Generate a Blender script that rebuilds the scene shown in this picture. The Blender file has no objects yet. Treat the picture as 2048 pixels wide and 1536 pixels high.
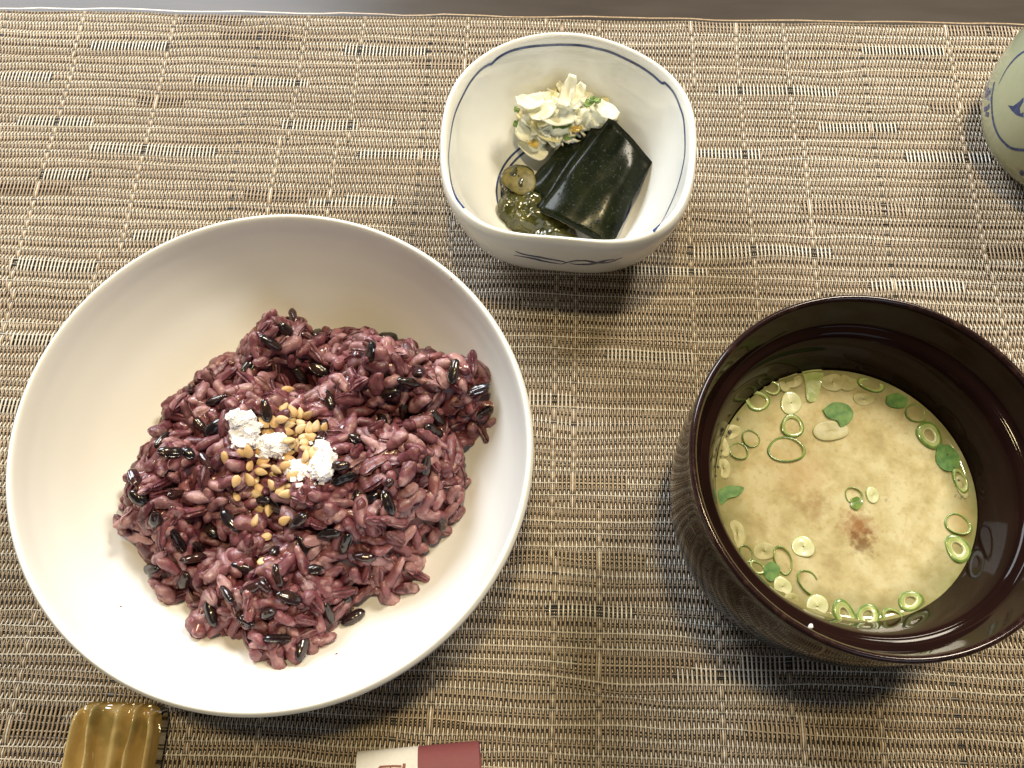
import bpy, bmesh, math, random
import numpy as np
from mathutils import Vector, Matrix
from mathutils.bvhtree import BVHTree
random.seed(7); RNG = np.random.default_rng(7)
S = bpy.context.scene
COL = S.collection
PI = math.pi

# ------------------------------------------------------------------ camera
F = 1657.0; CH = 0.26                       # focal length in photo pixels (2048 wide), height above the mat
_d = np.array([176, 4224, -1657.0]); _d /= np.linalg.norm(_d)
_r = np.array([1, -.03, .03]); _r = _r - _d * _r.dot(_d); _r /= np.linalg.norm(_r)
_u = np.cross(_r, _d)
RM = np.array([_r, _d, _u])
cam = bpy.data.cameras.new("camera"); camo = bpy.data.objects.new("camera", cam); COL.objects.link(camo)
camo.matrix_world = Matrix.Translation((0, 0, CH)) @ Matrix(RM.tolist()).to_4x4()
cam.sensor_width = 36.0; cam.lens = 36.0 * F / 2048.0
cam.clip_start = 0.005; cam.clip_end = 50
S.camera = camo

def ray(px, py):
    w = RM @ np.array([(px - 1024) / F, (768 - py) / F, -1.0]); w /= np.linalg.norm(w)
    return Vector((0, 0, CH)), Vector(w)
def P(px, py, z):
    o, d = ray(px, py)
    return o + d * ((CH - z) / -d.z)

# ------------------------------------------------------------------ world, lamps, exposure
W = bpy.data.worlds.new("World"); S.world = W; W.use_nodes = True
W.node_tree.nodes["Background"].inputs[0].default_value = (0.84, 0.77, 0.62, 1)
W.node_tree.nodes["Background"].inputs[1].default_value = 0.095
def lamp(name, loc, target, size, power, col, shape='RECTANGLE', size_y=None):
    l = bpy.data.lights.new(name, 'AREA'); l.shape = shape; l.size = size
    if size_y: l.size_y = size_y
    l.energy = power; l.color = col
    o = bpy.data.objects.new(name, l); COL.objects.link(o); o.location = loc
    o.rotation_euler = (Vector(target) - Vector(loc)).to_track_quat('-Z', 'Y').to_euler()
    return o
lamp("window_light", (-.46, .76, .52), (-.02, .1, 0), .46, 12.0, (.90, .95, 1.0), size_y=.38)
lamp("warm_lamp", (.40, .62, .80), (0, .1, 0), .22, 9.0, (1.0, .90, .72), 'DISK')
lamp("ceiling_downlight", (.021, .245, 1.6), (.02, .12, 0), .13, 14.0, (1.0, .80, .44), 'DISK')
lamp("front_window_light", (.7, -1.5, 1.2), (0, .1, 0), 1.0, 4.5, (.66, .80, 1.0), size_y=.8)
S.view_settings.view_transform = 'Standard'; S.view_settings.look = 'None'
S.view_settings.exposure = 0.0; S.view_settings.gamma = 1.0
S.cycles.use_denoising = True
try: S.cycles.denoising_input_passes = 'RGB_ALBEDO_NORMAL'
except Exception: pass
S.cycles.max_bounces = 8; S.cycles.transparent_max_bounces = 8
S.cycles.caustics_reflective = False; S.cycles.caustics_refractive = False
S.cycles.sample_clamp_indirect = 4.0

# ------------------------------------------------------------------ materials
class Mat:
    def __init__(s, name, base=(.5, .5, .5), rough=.5, **kw):
        s.m = bpy.data.materials.new(name); s.m.use_nodes = True
        s.nt = s.m.node_tree; s.b = s.nt.nodes["Principled BSDF"]
        s.b.inputs["Base Color"].default_value = (*base, 1); s.b.inputs["Roughness"].default_value = rough
        for k, v in kw.items(): s.set(k.replace('_', ' '), v)
    def set(s, k, v):
        s.b.inputs[k].default_value = v
    def n(s, t, **kw):
        x = s.nt.nodes.new(t)
        for k, v in kw.items():
            if k in x.inputs: x.inputs[k].default_value = v
            else: setattr(x, k, v)
        return x
    def l(s, a, b): s.nt.links.new(a, b)
    def noise(s, scale, detail=3, rough=.5, coord='Object', offset=None, stretch=None):
        tc = s.n('ShaderNodeTexCoord'); src = tc.outputs[coord]
        if stretch or offset:
            mp = s.n('ShaderNodeMapping'); s.l(src, mp.inputs[0]); src = mp.outputs[0]
            if stretch: mp.inputs['Scale'].default_value = stretch
            if offset is not None: s.l(offset, mp.inputs['Location'])
        t = s.n('ShaderNodeTexNoise'); t.inputs['Scale'].default_value = scale
        t.inputs['Detail'].default_value = detail; t.inputs['Roughness'].default_value = rough
        s.l(src, t.inputs['Vector']); return t.outputs['Fac']
    def ramp(s, fac, stops):
        r = s.n('ShaderNodeValToRGB'); e = r.color_ramp.elements
        while len(e) < len(stops): e.new(.5)
        for q, (p, c) in zip(e, stops): q.position = p; q.color = (*c, 1)
        s.l(fac, r.inputs[0]); return r.outputs[0]
    def mix(s, fac, a, b, mode='MIX'):
        m = s.n('ShaderNodeMix', data_type='RGBA', blend_type=mode)
        if isinstance(fac, float): m.inputs[0].default_value = fac
        else: s.l(fac, m.inputs[0])
        for k, v in ((6, a), (7, b)):
            if isinstance(v, tuple): m.inputs[k].default_value = (*v, 1)
            else: s.l(v, m.inputs[k])
        return m.outputs[2]
    def base(s, c): s.l(c, s.b.inputs["Base Color"])
    def bump(s, h, strength=.3, dist=.001):
        b = s.n('ShaderNodeBump', Strength=strength, Distance=dist); s.l(h, b.inputs['Height']); s.l(b.outputs[0], s.b.inputs['Normal'])
    def math(s, op, a, b=None):
        m = s.n('ShaderNodeMath', operation=op)
        for k, v in ((0, a), (1, b)):
            if v is None: continue
            if isinstance(v, (int, float)): m.inputs[k].default_value = v
            else: s.l(v, m.inputs[k])
        return m.outputs[0]
    def maprange(s, v, a, b, c=0., d=1.):
        m = s.n('ShaderNodeMapRange'); s.l(v, m.inputs[0])
        for k, x in enumerate((a, b, c, d)): m.inputs[k + 1].default_value = x
        return m.outputs[0]

def thread_mat(name, c1, c2, rough, scale=900):
    m = Mat(name, c1, rough)
    c = m.ramp(m.noise(scale, 2), [(.35, c1), (.65, c2)])
    # dye lots: whole strands and stretches of weave a little darker or redder
    m.base(m.mix(m.maprange(m.noise(38, 3, .6, stretch=(.35, 2.2, 1)), .42, .68, 0, .55), c, tuple(x * y for x, y in zip(c1, (.84, .75, .66))))); return m.m
M_tan = thread_mat("tan_thread", (.31, .225, .14), (.47, .355, .24), .32)
M_cream = thread_mat("cream_thread", (.58, .52, .43), (.74, .69, .60), .15)
M_black = thread_mat("black_yarn", (.007, .0065, .0065), (.018, .016, .014), .55)
M_gray = thread_mat("grey_yarn", (.26, .23, .18), (.36, .32, .27), .28)
M_pale = thread_mat("pale_yarn", (.50, .45, .36), (.60, .55, .47), .25)

m = Mat("table_lacquer", (.05, .042, .036), .30, Specular_IOR_Level=.14); m.base(m.ramp(m.noise(18, 4, stretch=(1, 6, 1)), [(.3, (.045, .037, .031)), (.7, (.065, .054, .046))])); M_table = m.m
m = Mat("white_porcelain", (.80, .79, .76), .38); m.set("Specular IOR Level", .4)
m.base(m.ramp(m.noise(25, 3), [(.3, (.79, .78, .745)), (.7, (.81, .80, .775))])); m.bump(m.noise(60, 2), .04, .001); M_bowl = m.m
m = Mat("glazed_porcelain", (.80, .80, .77), .10); m.set("Coat Weight", .5); m.set("Coat Roughness", .03)
m.base(m.ramp(m.noise(40, 3), [(.3, (.785, .785, .745)), (.7, (.81, .81, .785))])); m.bump(m.noise(120, 2), .03, .001); M_porc = m.m
m = Mat("cobalt_paint", (.03, .06, .20), .12); m.set("Coat Weight", .4)
m.base(m.ramp(m.noise(350, 3), [(.25, (.012, .022, .085)), (.75, (.06, .10, .27))])); M_blue = m.m
m = Mat("pale_cobalt_wash", (.2, .26, .4), .12); m.base(m.ramp(m.noise(300, 3), [(.25, (.10, .14, .27)), (.75, (.30, .35, .42))])); M_wash = m.m
m = Mat("celadon_glaze", (.52, .56, .42), .12); m.set("Coat Weight", .4)
m.base(m.ramp(m.noise(45, 4), [(.3, (.36, .40, .25)), (.7, (.45, .475, .32))])); M_celadon = m.m
m = Mat("dark_lacquer", (.018, .007, .006), .06); m.set("Specular IOR Level", .11)
m.base(m.ramp(m.noise(70, 3), [(.3, (.009, .004, .0035)), (.7, (.015, .006, .005))])); M_lacq = m.m
m = Mat("rubbed_lacquer_edge", (.045, .015, .012), .14)
m.base(m.ramp(m.noise(400, 4, .7), [(.5, (.016, .006, .006)), (.85, (.07, .035, .025))])); M_lip = m.m

def rice_mat():
    m = Mat("purple_rice", (.3, .1, .12), .36)
    oi = m.n('ShaderNodeObjectInfo'); ge = m.n('ShaderNodeNewGeometry')
    rnd = m.math('FRACT', m.math('ADD', oi.outputs['Random'], ge.outputs['Random Per Island']))
    comb = m.n('ShaderNodeCombineXYZ')
    for k in range(3): m.l(m.math('MULTIPLY', rnd, (37.0, 91.0, 53.0)[k]), comb.inputs[k])
    base = m.ramp(rnd, [(0, (.25, .094, .102)), (.22, (.14, .036, .045)), (.42, (.38, .20, .20)), (.58, (.070, .013, .020)), (.8, (.22, .074, .088)), (1, (.15, .043, .054))])
    nz = m.noise(190, 3, .6, offset=comb.outputs[0])
    dark = m.mix(m.maprange(nz, .52, .72), base, (.075, .010, .020))
    pale = m.mix(m.maprange(nz, .46, .30, 0, .65), dark, (.54, .345, .345))
    m.base(pale)
    m.bump(m.noise(900, 4, .65, offset=comb.outputs[0]), .38, .0008)
    m.set("Subsurface Weight", .32); m.set("Subsurface Scale", .0015); m.b.inputs["Subsurface Radius"].default_value = (1, .45, .45)
    m.set("Coat Weight", .14); m.set("Coat Roughness", .10)
    return m.m
M_rice = rice_mat()
m = Mat("sticky_rice", (.3, .1, .12), .22); na = m.noise(170, 3, .55); nb_ = m.noise(300, 3, .6, offset=None, stretch=(1.3, 1, .8))
c = m.ramp(na, [(.30, (.06, .012, .018)), (.42, (.16, .045, .054)), (.52, (.27, .11, .115)), (.60, (.11, .024, .033)), (.70, (.36, .19, .19))])
m.base(m.mix(m.maprange(nb_, .55, .72), c, (.07, .012, .018))); m.bump(m.noise(650, 3, .6), .3, .0008)
m.set("Subsurface Weight", .2); m.set("Subsurface Scale", .0012); m.b.inputs["Subsurface Radius"].default_value = (1, .35, .35); m.set("Coat Weight", .45); m.set("Coat Roughness", .10); M_sticky = m.m
m = Mat("black_rice", (.010, .006, .007), .20); m.set("Coat Weight", .45); m.set("Coat Roughness", .10)
oi = m.n('ShaderNodeObjectInfo')
m.base(m.mix(m.maprange(m.noise(260, 3, .6), .5, .75), m.ramp(oi.outputs['Random'], [(0, (.006, .005, .007)), (.7, (.014, .007, .008)), (1, (.035, .009, .011))]), (.05, .022, .012)))
m.bump(m.noise(900, 2, stretch=(.25, 1, 1)), .3, .0005); M_brice = m.m
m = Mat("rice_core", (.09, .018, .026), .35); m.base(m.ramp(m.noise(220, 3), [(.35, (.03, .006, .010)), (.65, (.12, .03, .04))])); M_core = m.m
m = Mat("sesame", (.62, .36, .10), .42)
oi = m.n('ShaderNodeObjectInfo')
m.base(m.mix(m.maprange(m.noise(500, 3), .35, .7, 0, .5), m.ramp(oi.outputs['Random'], [(0, (.52, .30, .11)), (.5, (.62, .41, .19)), (.85, (.70, .53, .30)), (1, (.42, .21, .07))]), (.70, .53, .30)))
m.bump(m.noise(1500, 2), .15, .0004); m.set("Subsurface Weight", .15); m.set("Subsurface Scale", .0008); M_ses = m.m
m = Mat("salt", (.98, .96, .98), .3); M_salt = m.m

def soup_mat():
    m = Mat("miso_broth", (.5, .4, .2), .06); m.set("IOR", 1.36)
    n1 = m.noise(105, 7, .64); n1.node.inputs['Distortion'].default_value = .22; n2 = m.noise(620, 4, .6); n3 = m.noise(45, 2)
    c = m.ramp(n1, [(.34, (.39, .325, .165)), (.46, (.49, .42, .23)), (.58, (.58, .52, .32))])
    c = m.mix(m.maprange(n2, .56, .67, 0, .34), c, (.33, .24, .10))
    c = m.mix(m.maprange(n3, .62, .75, 0, .5), c, (.42, .24, .07))
    def spot(px, py, r0, r1):
        p = P(px, py, .040) - SOUP_C
        tc = m.n('ShaderNodeTexCoord'); d = m.n('ShaderNodeVectorMath', operation='DISTANCE'); m.l(tc.outputs['Object'], d.inputs[0]); d.inputs[1].default_value = (p.x, p.y, 0)
        dd = m.math('ADD', d.outputs['Value'], m.math('MULTIPLY', m.math('SUBTRACT', m.noise(420, 4, .7), .5), .012))
        return m.maprange(dd, r1, r0)
    c = m.mix(m.math('MULTIPLY', spot(1716, 1055, .0008, .0058), .75), c, (.22, .075, .022))
    c = m.mix(m.math('MULTIPLY', spot(1725, 1085, .0008, .004), .6), c, (.12, .05, .018))
    c = m.mix(m.math('MULTIPLY', spot(1605, 950, .002, .009), .35), c, (.42, .22, .08))
    c = m.mix(m.math('MULTIPLY', spot(1630, 1015, .001, .005), .4), c, (.24, .12, .04))
    # clear broth round the rim: the suspended miso has drawn in from the wall
    tc = m.n('ShaderNodeTexCoord'); L = m.n('ShaderNodeVectorMath', operation='LENGTH'); m.l(tc.outputs['Object'], L.inputs[0])
    e = m.math('ADD', L.outputs['Value'], m.math('MULTIPLY', m.math('SUBTRACT', m.noise(120, 3), .5), .010))
    c = m.mix(m.maprange(e, .0260, .0350, 0, .9), c, (.16, .155, .05))
    m.base(c); m.bump(m.noise(60, 2), .03, .001)
    m.set("Subsurface Weight", .15); m.set("Subsurface Scale", .003)
    return m.m
SOUP_C = Vector((.0837, .0585, .040))
M_soup = soup_mat()
def veg(name, c1, c2, scale=300, rough=.25, sss=.2, coat=.4):
    m = Mat(name, c1, rough); m.base(m.ramp(m.noise(scale, 3), [(.33, c1), (.67, c2)]))
    m.set("Subsurface Weight", sss); m.set("Subsurface Scale", .0010); m.b.inputs["Subsurface Radius"].default_value = (1, .95, .7); m.set("Coat Weight", coat); m.set("Coat Roughness", .06)
    m.bump(m.noise(scale * 3, 2), .15, .0005); return m.m
M_sgreen = veg("scallion_skin", (.08, .16, .03), (.20, .29, .07))
M_sleaf = veg("scallion_leaf", (.045, .15, .03), (.14, .27, .06), 500, .6, .2, .0)
M_slight = veg("scallion_light", (.27, .35, .10), (.44, .48, .20))
M_spale = veg("scallion_white", (.55, .57, .30), (.68, .68, .46))
M_sfilm = veg("scallion_film", (.34, .32, .14), (.45, .42, .21), 300, .45, .2, .0)
M_bubble = Mat("broth_bubble", (.9, .9, .85), .03, IOR=1.25); M_bubble.set("Transmission Weight", .9); M_bubble = M_bubble.m
M_cab = veg("cabbage_white", (.84, .82, .62), (.90, .89, .76), 200, .42, .35, .12)
M_caby = veg("cabbage_yellow", (.70, .62, .30), (.80, .75, .50), 200, .42, .3, .12)
M_cabg = veg("cabbage_green", (.07, .17, .03), (.26, .36, .10), 300)
M_carrot = veg("yellow_shred", (.50, .34, .06), (.62, .46, .12), 300)
m = Mat("kelp", (.007, .012, .004), .24); m.base(m.ramp(m.noise(140, 4), [(.35, (.003, .005, .002)), (.7, (.009, .012, .004))]))
m.set("Specular IOR Level", .12); m.set("Coat Weight", .05); m.set("Coat Roughness", .12)
m.bump(m.math('ADD', m.math('MULTIPLY', m.maprange(m.noise(900, 2, .6), .60, .75), 1.0), m.math('MULTIPLY', m.noise(200, 2), .3)), .45, .0006); M_kelp = m.m
M_kelpedge = veg("kelp_cut_edge", (.075, .055, .014), (.14, .10, .03), 400)
m = Mat("pickle_skin", (.02, .03, .006), .14); m.base(m.ramp(m.noise(160, 4), [(.3, (.012, .016, .004)), (.7, (.085, .078, .016))])); m.set("Coat Weight", .5); m.bump(m.noise(400, 3), .3, .0006); M_pskin = m.m
M_pflesh = veg("pickle_flesh", (.065, .055, .010), (.18, .145, .034), 420, .5, .2, 0.0)
m = Mat("amber_glaze", (.4, .25, .06), .10); m.set("Coat Weight", .6); m.set("Coat Roughness", .04)
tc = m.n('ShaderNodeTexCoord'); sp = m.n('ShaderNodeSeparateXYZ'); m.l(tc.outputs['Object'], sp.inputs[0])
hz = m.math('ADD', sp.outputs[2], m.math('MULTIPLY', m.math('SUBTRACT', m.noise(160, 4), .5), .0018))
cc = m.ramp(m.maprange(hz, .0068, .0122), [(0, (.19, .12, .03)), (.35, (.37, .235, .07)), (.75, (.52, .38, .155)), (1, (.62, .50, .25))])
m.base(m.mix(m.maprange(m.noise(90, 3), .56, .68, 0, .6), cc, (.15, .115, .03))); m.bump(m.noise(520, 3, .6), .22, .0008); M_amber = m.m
def paper(name, c):
    m = Mat(name, c, .6); m.base(m.ramp(m.noise(900, 3), [(.3, tuple(.94 * x for x in c)), (.7, c)])); m.bump(m.noise(1500, 2), .1, .0003); return m.m
M_pwhite = paper("white_paper", (.83, .83, .84)); M_pmaroon = paper("maroon_paper", (.25, .072, .092)); M_print = paper("brown_print", (.26, .10, .07))

# ------------------------------------------------------------------ object helpers
def tag(o, label, cat, group=None, kind=None):
    o["label"] = label
    if cat: o["category"] = cat
    if group: o["group"] = group
    if kind: o["kind"] = kind
    return o
def empty(name, loc, label, cat, group=None):
    o = bpy.data.objects.new(name, None); COL.objects.link(o); o.location = loc; o.empty_display_size = .01
    return tag(o, label, cat, group)
def make_mesh(name, v, f, mats, smooth=True, fm=None):
    me = bpy.data.meshes.new(name)
    v = np.asarray(v, np.float32)
    if isinstance(f, np.ndarray):
        k = f.shape[1]; me.vertices.add(len(v)); me.vertices.foreach_set('co', v.ravel())
        me.loops.add(f.size); me.loops.foreach_set('vertex_index', f.ravel().astype(np.int32))
        me.polygons.add(len(f)); me.polygons.foreach_set('loop_start', np.arange(0, f.size, k, dtype=np.int32))
        me.update(calc_edges=True); me.validate()
    else:
        me.from_pydata(v.tolist(), [], f)
    for x in (mats if isinstance(mats, (list, tuple)) else [mats]): me.materials.append(x)
    if fm is not None: me.polygons.foreach_set('material_index', np.asarray(fm, np.int32))
    me.polygons.foreach_set('use_smooth', np.full(len(me.polygons), smooth)); me.update()
    return me
def obj(name, me, parent=None, loc=(0, 0, 0)):
    o = bpy.data.objects.new(name, me); COL.objects.link(o); o.location = loc
    if parent: o.parent = parent
    return o
def world_obj(name, v, f, mats, parent=None, origin=None, smooth=True, fm=None):
    """v in world space; the object's origin sits at its parent's base or at the origin given."""
    base = np.array(parent.location if parent else (origin if origin is not None else (0, 0, 0)), float)
    me = make_mesh(name, np.asarray(v, float) - base, f, mats, smooth, fm)
    return obj(name, me, parent, (0, 0, 0) if parent else tuple(base))
def grid_faces(nu, nv, wrap_u=False, off=0):
    f = []
    for i in range(nu if wrap_u else nu - 1):
        a, b = i, (i + 1) % nu
        for j in range(nv - 1): f.append((off + a * nv + j, off + b * nv + j, off + b * nv + j + 1, off + a * nv + j + 1))
    return f
def catmull(pts, n):
    p = np.array(pts, float); p = np.vstack([2 * p[0] - p[1], p, 2 * p[-1] - p[-2]]); out = []
    for i in range(1, len(p) - 2):
        t = np.linspace(0, 1, n, endpoint=False)[:, None]
        out.append(.5 * (2 * p[i] + (p[i + 1] - p[i - 1]) * t + (2 * p[i - 1] - 5 * p[i] + 4 * p[i + 1] - p[i + 2]) * t ** 2 + (3 * p[i] - p[i - 1] - 3 * p[i + 1] + p[i + 2]) * t ** 3))
    out.append(p[-2][None]); return np.vstack(out)
def lathe(profile, Rfun, n=128, sub=5, round_to=None):
    """profile: (fraction of rim radius, z). Rfun(theta) gives the rim radius. Returns verts about (0,0), faces."""
    pr = catmull(profile, sub); pr[:, 0] = np.maximum(pr[:, 0], 0)
    th = np.linspace(0, 2 * PI, n, endpoint=False); R = Rfun(th); Rm = R.mean(); v = []
    for k, t in enumerate(th):
        for fr, z in pr:
            w = 1.0 if round_to is None else np.clip((fr - round_to) / (1 - round_to), 0, 1) ** .8
            r = fr * (R[k] * w + Rm * (1 - w)); v.append((r * math.cos(t), r * math.sin(t), z))
    return np.array(v), grid_faces(n, len(pr), True), pr
def fourier_radius(pts, c, order):
    w = np.array([[p.x - c[0], p.y - c[1]] for p in pts]); th = np.arctan2(w[:, 1], w[:, 0]); r = np.hypot(w[:, 0], w[:, 1])
    A = lambda t: np.stack([np.ones_like(t)] + [g(k * t) for k in range(1, order + 1) for g in (np.cos, np.sin)], 1)
    s = np.linalg.lstsq(A(th), r, rcond=None)[0]; return lambda t: A(np.atleast_1d(np.asarray(t, float))) @ s
def bvh_of(v, f): return BVHTree.FromPolygons([tuple(map(float, x)) for x in v], [tuple(map(int, x)) for x in f])
def hit(bvh, px, py):
    o, d = ray(px, py); p, n, i, t = bvh.ray_cast(o, d)
    if p is None: return None, None
    if n.dot(d) > 0: n = -n
    return p, n
def vnoise(x, y, seed=0):
    """smooth 2-D value noise in 0..1"""
    x = np.asarray(x, float); y = np.asarray(y, float); xi = np.floor(x).astype(int); yi = np.floor(y).astype(int); fx = x - xi; fy = y - yi
    h = lambda a, b: (np.sin(a * 127.1 + b * 311.7 + seed * 74.7) * 43758.5453) % 1.0
    fx = fx * fx * (3 - 2 * fx); fy = fy * fy * (3 - 2 * fy)
    return (h(xi, yi) * (1 - fx) + h(xi + 1, yi) * fx) * (1 - fy) + (h(xi, yi + 1) * (1 - fx) + h(xi + 1, yi + 1) * fx) * fy
def ribbon(points, normals, width, lift=.00008):
    """a flat painted line lying on a surface; width may vary along it"""
    p = [Vector(q) + Vector(n) * lift for q, n in zip(points, normals)]; v = []
    for i in range(len(p)):
        t = (p[min(i + 1, len(p) - 1)] - p[max(i - 1, 0)]).normalized(); s = t.cross(Vector(normals[i])).normalized()
        w = width if isinstance(width, float) else width[i]
        v += [p[i] - s * w / 2, p[i] + s * w / 2]
    return [tuple(x) for x in v], [(2 * i, 2 * i + 1, 2 * i + 3, 2 * i + 2) for i in range(len(p) - 1)]
def paint(name, bvh, pts, width, mat, parent, n=6, taper=False, lift=.00008):
    """a brush line through photo points, laid on the surface it is painted on"""
    c = catmull(pts, n) if len(pts) > 2 else np.linspace(pts[0], pts[1], n); q, nn = [], []
    for x, y in c:
        p, nr = hit(bvh, x, y)
        if p is not None: q.append(p); nn.append(nr)
    if len(q) < 2: return None
    w = width
    if taper: w = [width * (.25 + .75 * math.sin(PI * (i + .5) / len(q))) for i in range(len(q))]
    v, f = ribbon(q, nn, w, lift); return world_obj(name, v, f, mat, parent)
def paint_area(name, bvh, pts, mat, parent, lift=.00008):
    q = []
    for x, y in pts:
        p, nr = hit(bvh, x, y)
        if p is None: return None
        q.append(p + nr * lift)
    c = sum(q, Vector()) / len(q)
    p, nr, i, t = bvh.find_nearest(c); 
    if nr.dot(Vector((0, 0, CH)) - p) < 0: nr = -nr
    v = [tuple(p + nr * lift)] + [tuple(x) for x in q]
    return world_obj(name, v, [(0, 1 + i, 1 + (i + 1) % len(q)) for i in range(len(q))], mat, parent)

# ------------------------------------------------------------------ the table and the woven mat
ZT = -.0019
tb = world_obj("table", [(-1.2, -.5, ZT), (1.2, -.5, ZT), (1.2, 1.1, ZT), (-1.2, 1.1, ZT), (-1.2, -.5, ZT - .03), (1.2, -.5, ZT - .03), (1.2, 1.1, ZT - .03), (-1.2, 1.1, ZT - .03)],
               [(0, 1, 2, 3), (7, 6, 5, 4), (0, 4, 5, 1), (1, 5, 6, 2), (2, 6, 7, 3), (3, 7, 4, 0)], M_table, smooth=False)
tag(tb, "dark glossy brown lacquered table under the woven mat", None, kind="structure")

WP, RP = .000686, .00212                       # warp pitch, weft pitch
MX0, MX1, MY0, MY1 = -.262, .236, -.055, .2648
NW = int((MX1 - MX0) / WP); NR = int((MY1 - MY0) / RP)
mat_root = empty("placemat", ((MX0 + MX1) / 2, (MY0 + MY1) / 2, -.0012), "tan and black woven vinyl placemat lying under all the dishes", "placemat")
def wave_y(x, y):
    a = (vnoise(x / .035, y / .010, 3) - .5) * .0012 + (vnoise(x / .014, y / .0042, 4) - .5) * .0011
    dent = P(1120, 800, 0); g = np.exp(-((x - dent.x) / .022) ** 2 - ((y - dent.y) / .016) ** 2)
    for px_, py_, rx_, ry_ in ((1150, 820, .030, .020), (1180, 1170, .040, .016), (1230, 1380, .035, .010), (1500, 520, .040, .012)):
        c_ = P(px_, py_, 0); a = a + (vnoise(x / .028 + px_, y / .0085, 6) - .5) * .0024 * np.exp(-((x - c_.x) / rx_) ** 2 - ((y - c_.y) / ry_) ** 2)
    return a - g * .0016 * np.sign(y - dent.y + .0001) * -1 * np.clip(np.abs(y - dent.y) / .008, 0, 1)
def wave_x(x, y): return (vnoise(x / .02, y / .03, 8) - .5) * .0007 + (vnoise(x / .004, y / .010, 9) - .5) * .00030
YTOP = lambda x: .0                        # straight far edge
sgn = np.where((np.arange(NW)[:, None] + np.arange(NR)[None, :]) % 2 == 0, 1, -1).astype(np.int8)
i = 10                                        # ladder columns: one warp out of step makes three neighbours move together
while i < NW - 5:
    y0 = 0
    while y0 < NR:                            # a column jumps sideways every so often
        y1 = min(NR, y0 + random.randint(25, 70)); k = min(NW - 3, max(2, i + random.choice((-6, -4, 0, 0, 4, 6)))); sgn[k, y0:y1] *= -1; y0 = y1
    i += random.choice((18, 24, 30, 36, 44, 52)) + random.randint(0, 3)
stripes = []                                  # long floats: (px0, px1, py, parity)
for a in [(180, 340, 92, 0), (-40, 105, 155, 0), (388, 620, 163, 0), (690, 855, 98, 0), (275, 375, 198, 1), (30, 185, 243, 0), (178, 435, 303, 0), (560, 716, 252, 0),
          (715, 882, 312, 0), (370, 485, 38, 1), (-20, 140, 388, 1), (490, 690, 392, 1), (1725, 1890, 110, 0), (1435, 1675, 177, 0), (1640, 1800, 267, 0), (1385, 1525, 318, 0),
          (1815, 1990, 326, 0), (1380, 1668, 500, 0), (1745, 1932, 570, 0), (1605, 1815, 412, 1), (1865, 2000, 222, 1), (1890, 2030, 50, 1), (1375, 1500, 48, 1), (1980, 2090, 510, 1),
          (20, 190, 535, 0), (260, 350, 478, 0), (20, 110, 690, 0), (1212, 1390, 722, 0), (1180, 1380, 690, 1), (1060, 1150, 812, 0), (1020, 1290, 1125, 1), (1150, 1390, 1345, 1),
          (760, 930, 1446, 1), (1495, 1640, 1478, 1), (50, 130, 1425, 1), (1250, 1420, 545, 0), (940, 1050, 610, 1), (1120, 1260, 960, 1), (620, 790, 400, 0), (-60, 60, 830, 0)]:
    stripes.append(a)
used = []
def flip(x0, x1, yw, par):
    j = int(round((yw - MY0) / RP - .5)); j = max(1, min(NR - 2, j))
    if j % 2 == par: j += 1
    a, b = int((x0 - MX0) / WP), int((x1 - MX0) / WP)
    a, b = max(0, a), min(NW, b)
    if b > a and j < NR: sgn[a:b, j] *= -1
for x0, x1, y, par in stripes:
    p, q = P(x0, y, 0), P(x1, y, 0); flip(p.x, q.x, (p.y + q.y) / 2, par)
for k in range(26):
    x = random.uniform(MX0, MX1); y = random.choice((random.uniform(MY0, .03), random.uniform(MY0, MY1)))
    pr = camo.matrix_world.inverted() @ Vector((x, y, 0)); u, v_ = 1024 + F * pr.x / -pr.z, 768 - F * pr.y / -pr.z
    if -50 < u < 2098 and v_ < 1536 and random.random() < .8: continue
    flip(x, x + random.uniform(.016, .034), y, random.randint(0, 1))
# warp threads: two samples per weft row
xs = MX0 + (np.arange(NW) + .5) * WP
yr = MY0 + (np.arange(NR) + .5) * RP
K = 2 * NR - 1
Z = np.zeros((NW, K)); Z[:, ::2] = sgn; Z[:, 1::2] = (sgn[:, :-1].astype(float) + sgn[:, 1:]) / 2
Y = np.zeros(K); Y[::2] = yr; lean = np.where(np.arange(NR - 1) % 2 == 0, .34, .66); Y[1::2] = yr[:-1] * (1 - lean) + yr[1:] * lean
X2, Y2 = np.meshgrid(xs, Y, indexing='ij'); jit = (RNG.random((NW, 1)) - .5) * .00010
Xw = X2 + wave_x(X2, Y2) + jit; Yw = Y2 + wave_y(X2, Y2); ZA = .00040; ZM = -.00058
Zw = Z * ZA + ZM + (RNG.random((NW, K)) - .5) * .00008
Wd = np.where(Z > .5, .00028, np.where(Z > -.1, .00021, .00017)); Hh = .00015
ring = [(-1, -1), (-.62, .7), (0, 1), (.62, .7), (1, -1)]
def warp_part(sel, name, mat, label):
    idx = np.nonzero(sel)[0]; n = len(idx)
    V = np.zeros((n, K, 5, 3))
    for c, (a, b) in enumerate(ring):
        V[:, :, c, 0] = Xw[idx] + a * Wd[idx]; V[:, :, c, 1] = Yw[idx]; V[:, :, c, 2] = Zw[idx] + b * Hh
    base = (np.arange(n)[:, None, None] * K + np.arange(K - 1)[None, :, None]) * 5 + np.arange(4)[None, None, :]
    f = np.stack([base, base + 1, base + 6, base + 5], -1).reshape(-1, 4)
    o = world_obj(name, V.reshape(-1, 3), f, mat, mat_root); o["kind"] = "stuff"; o["label"] = label
par = np.arange(NW) % 2
warp_part(par == 1, "warp_threads", M_tan, "flat tan threads running away from the viewer")
warp_part(par == 0, "warp_threads", M_cream, "shinier cream threads between the tan ones")
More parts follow.
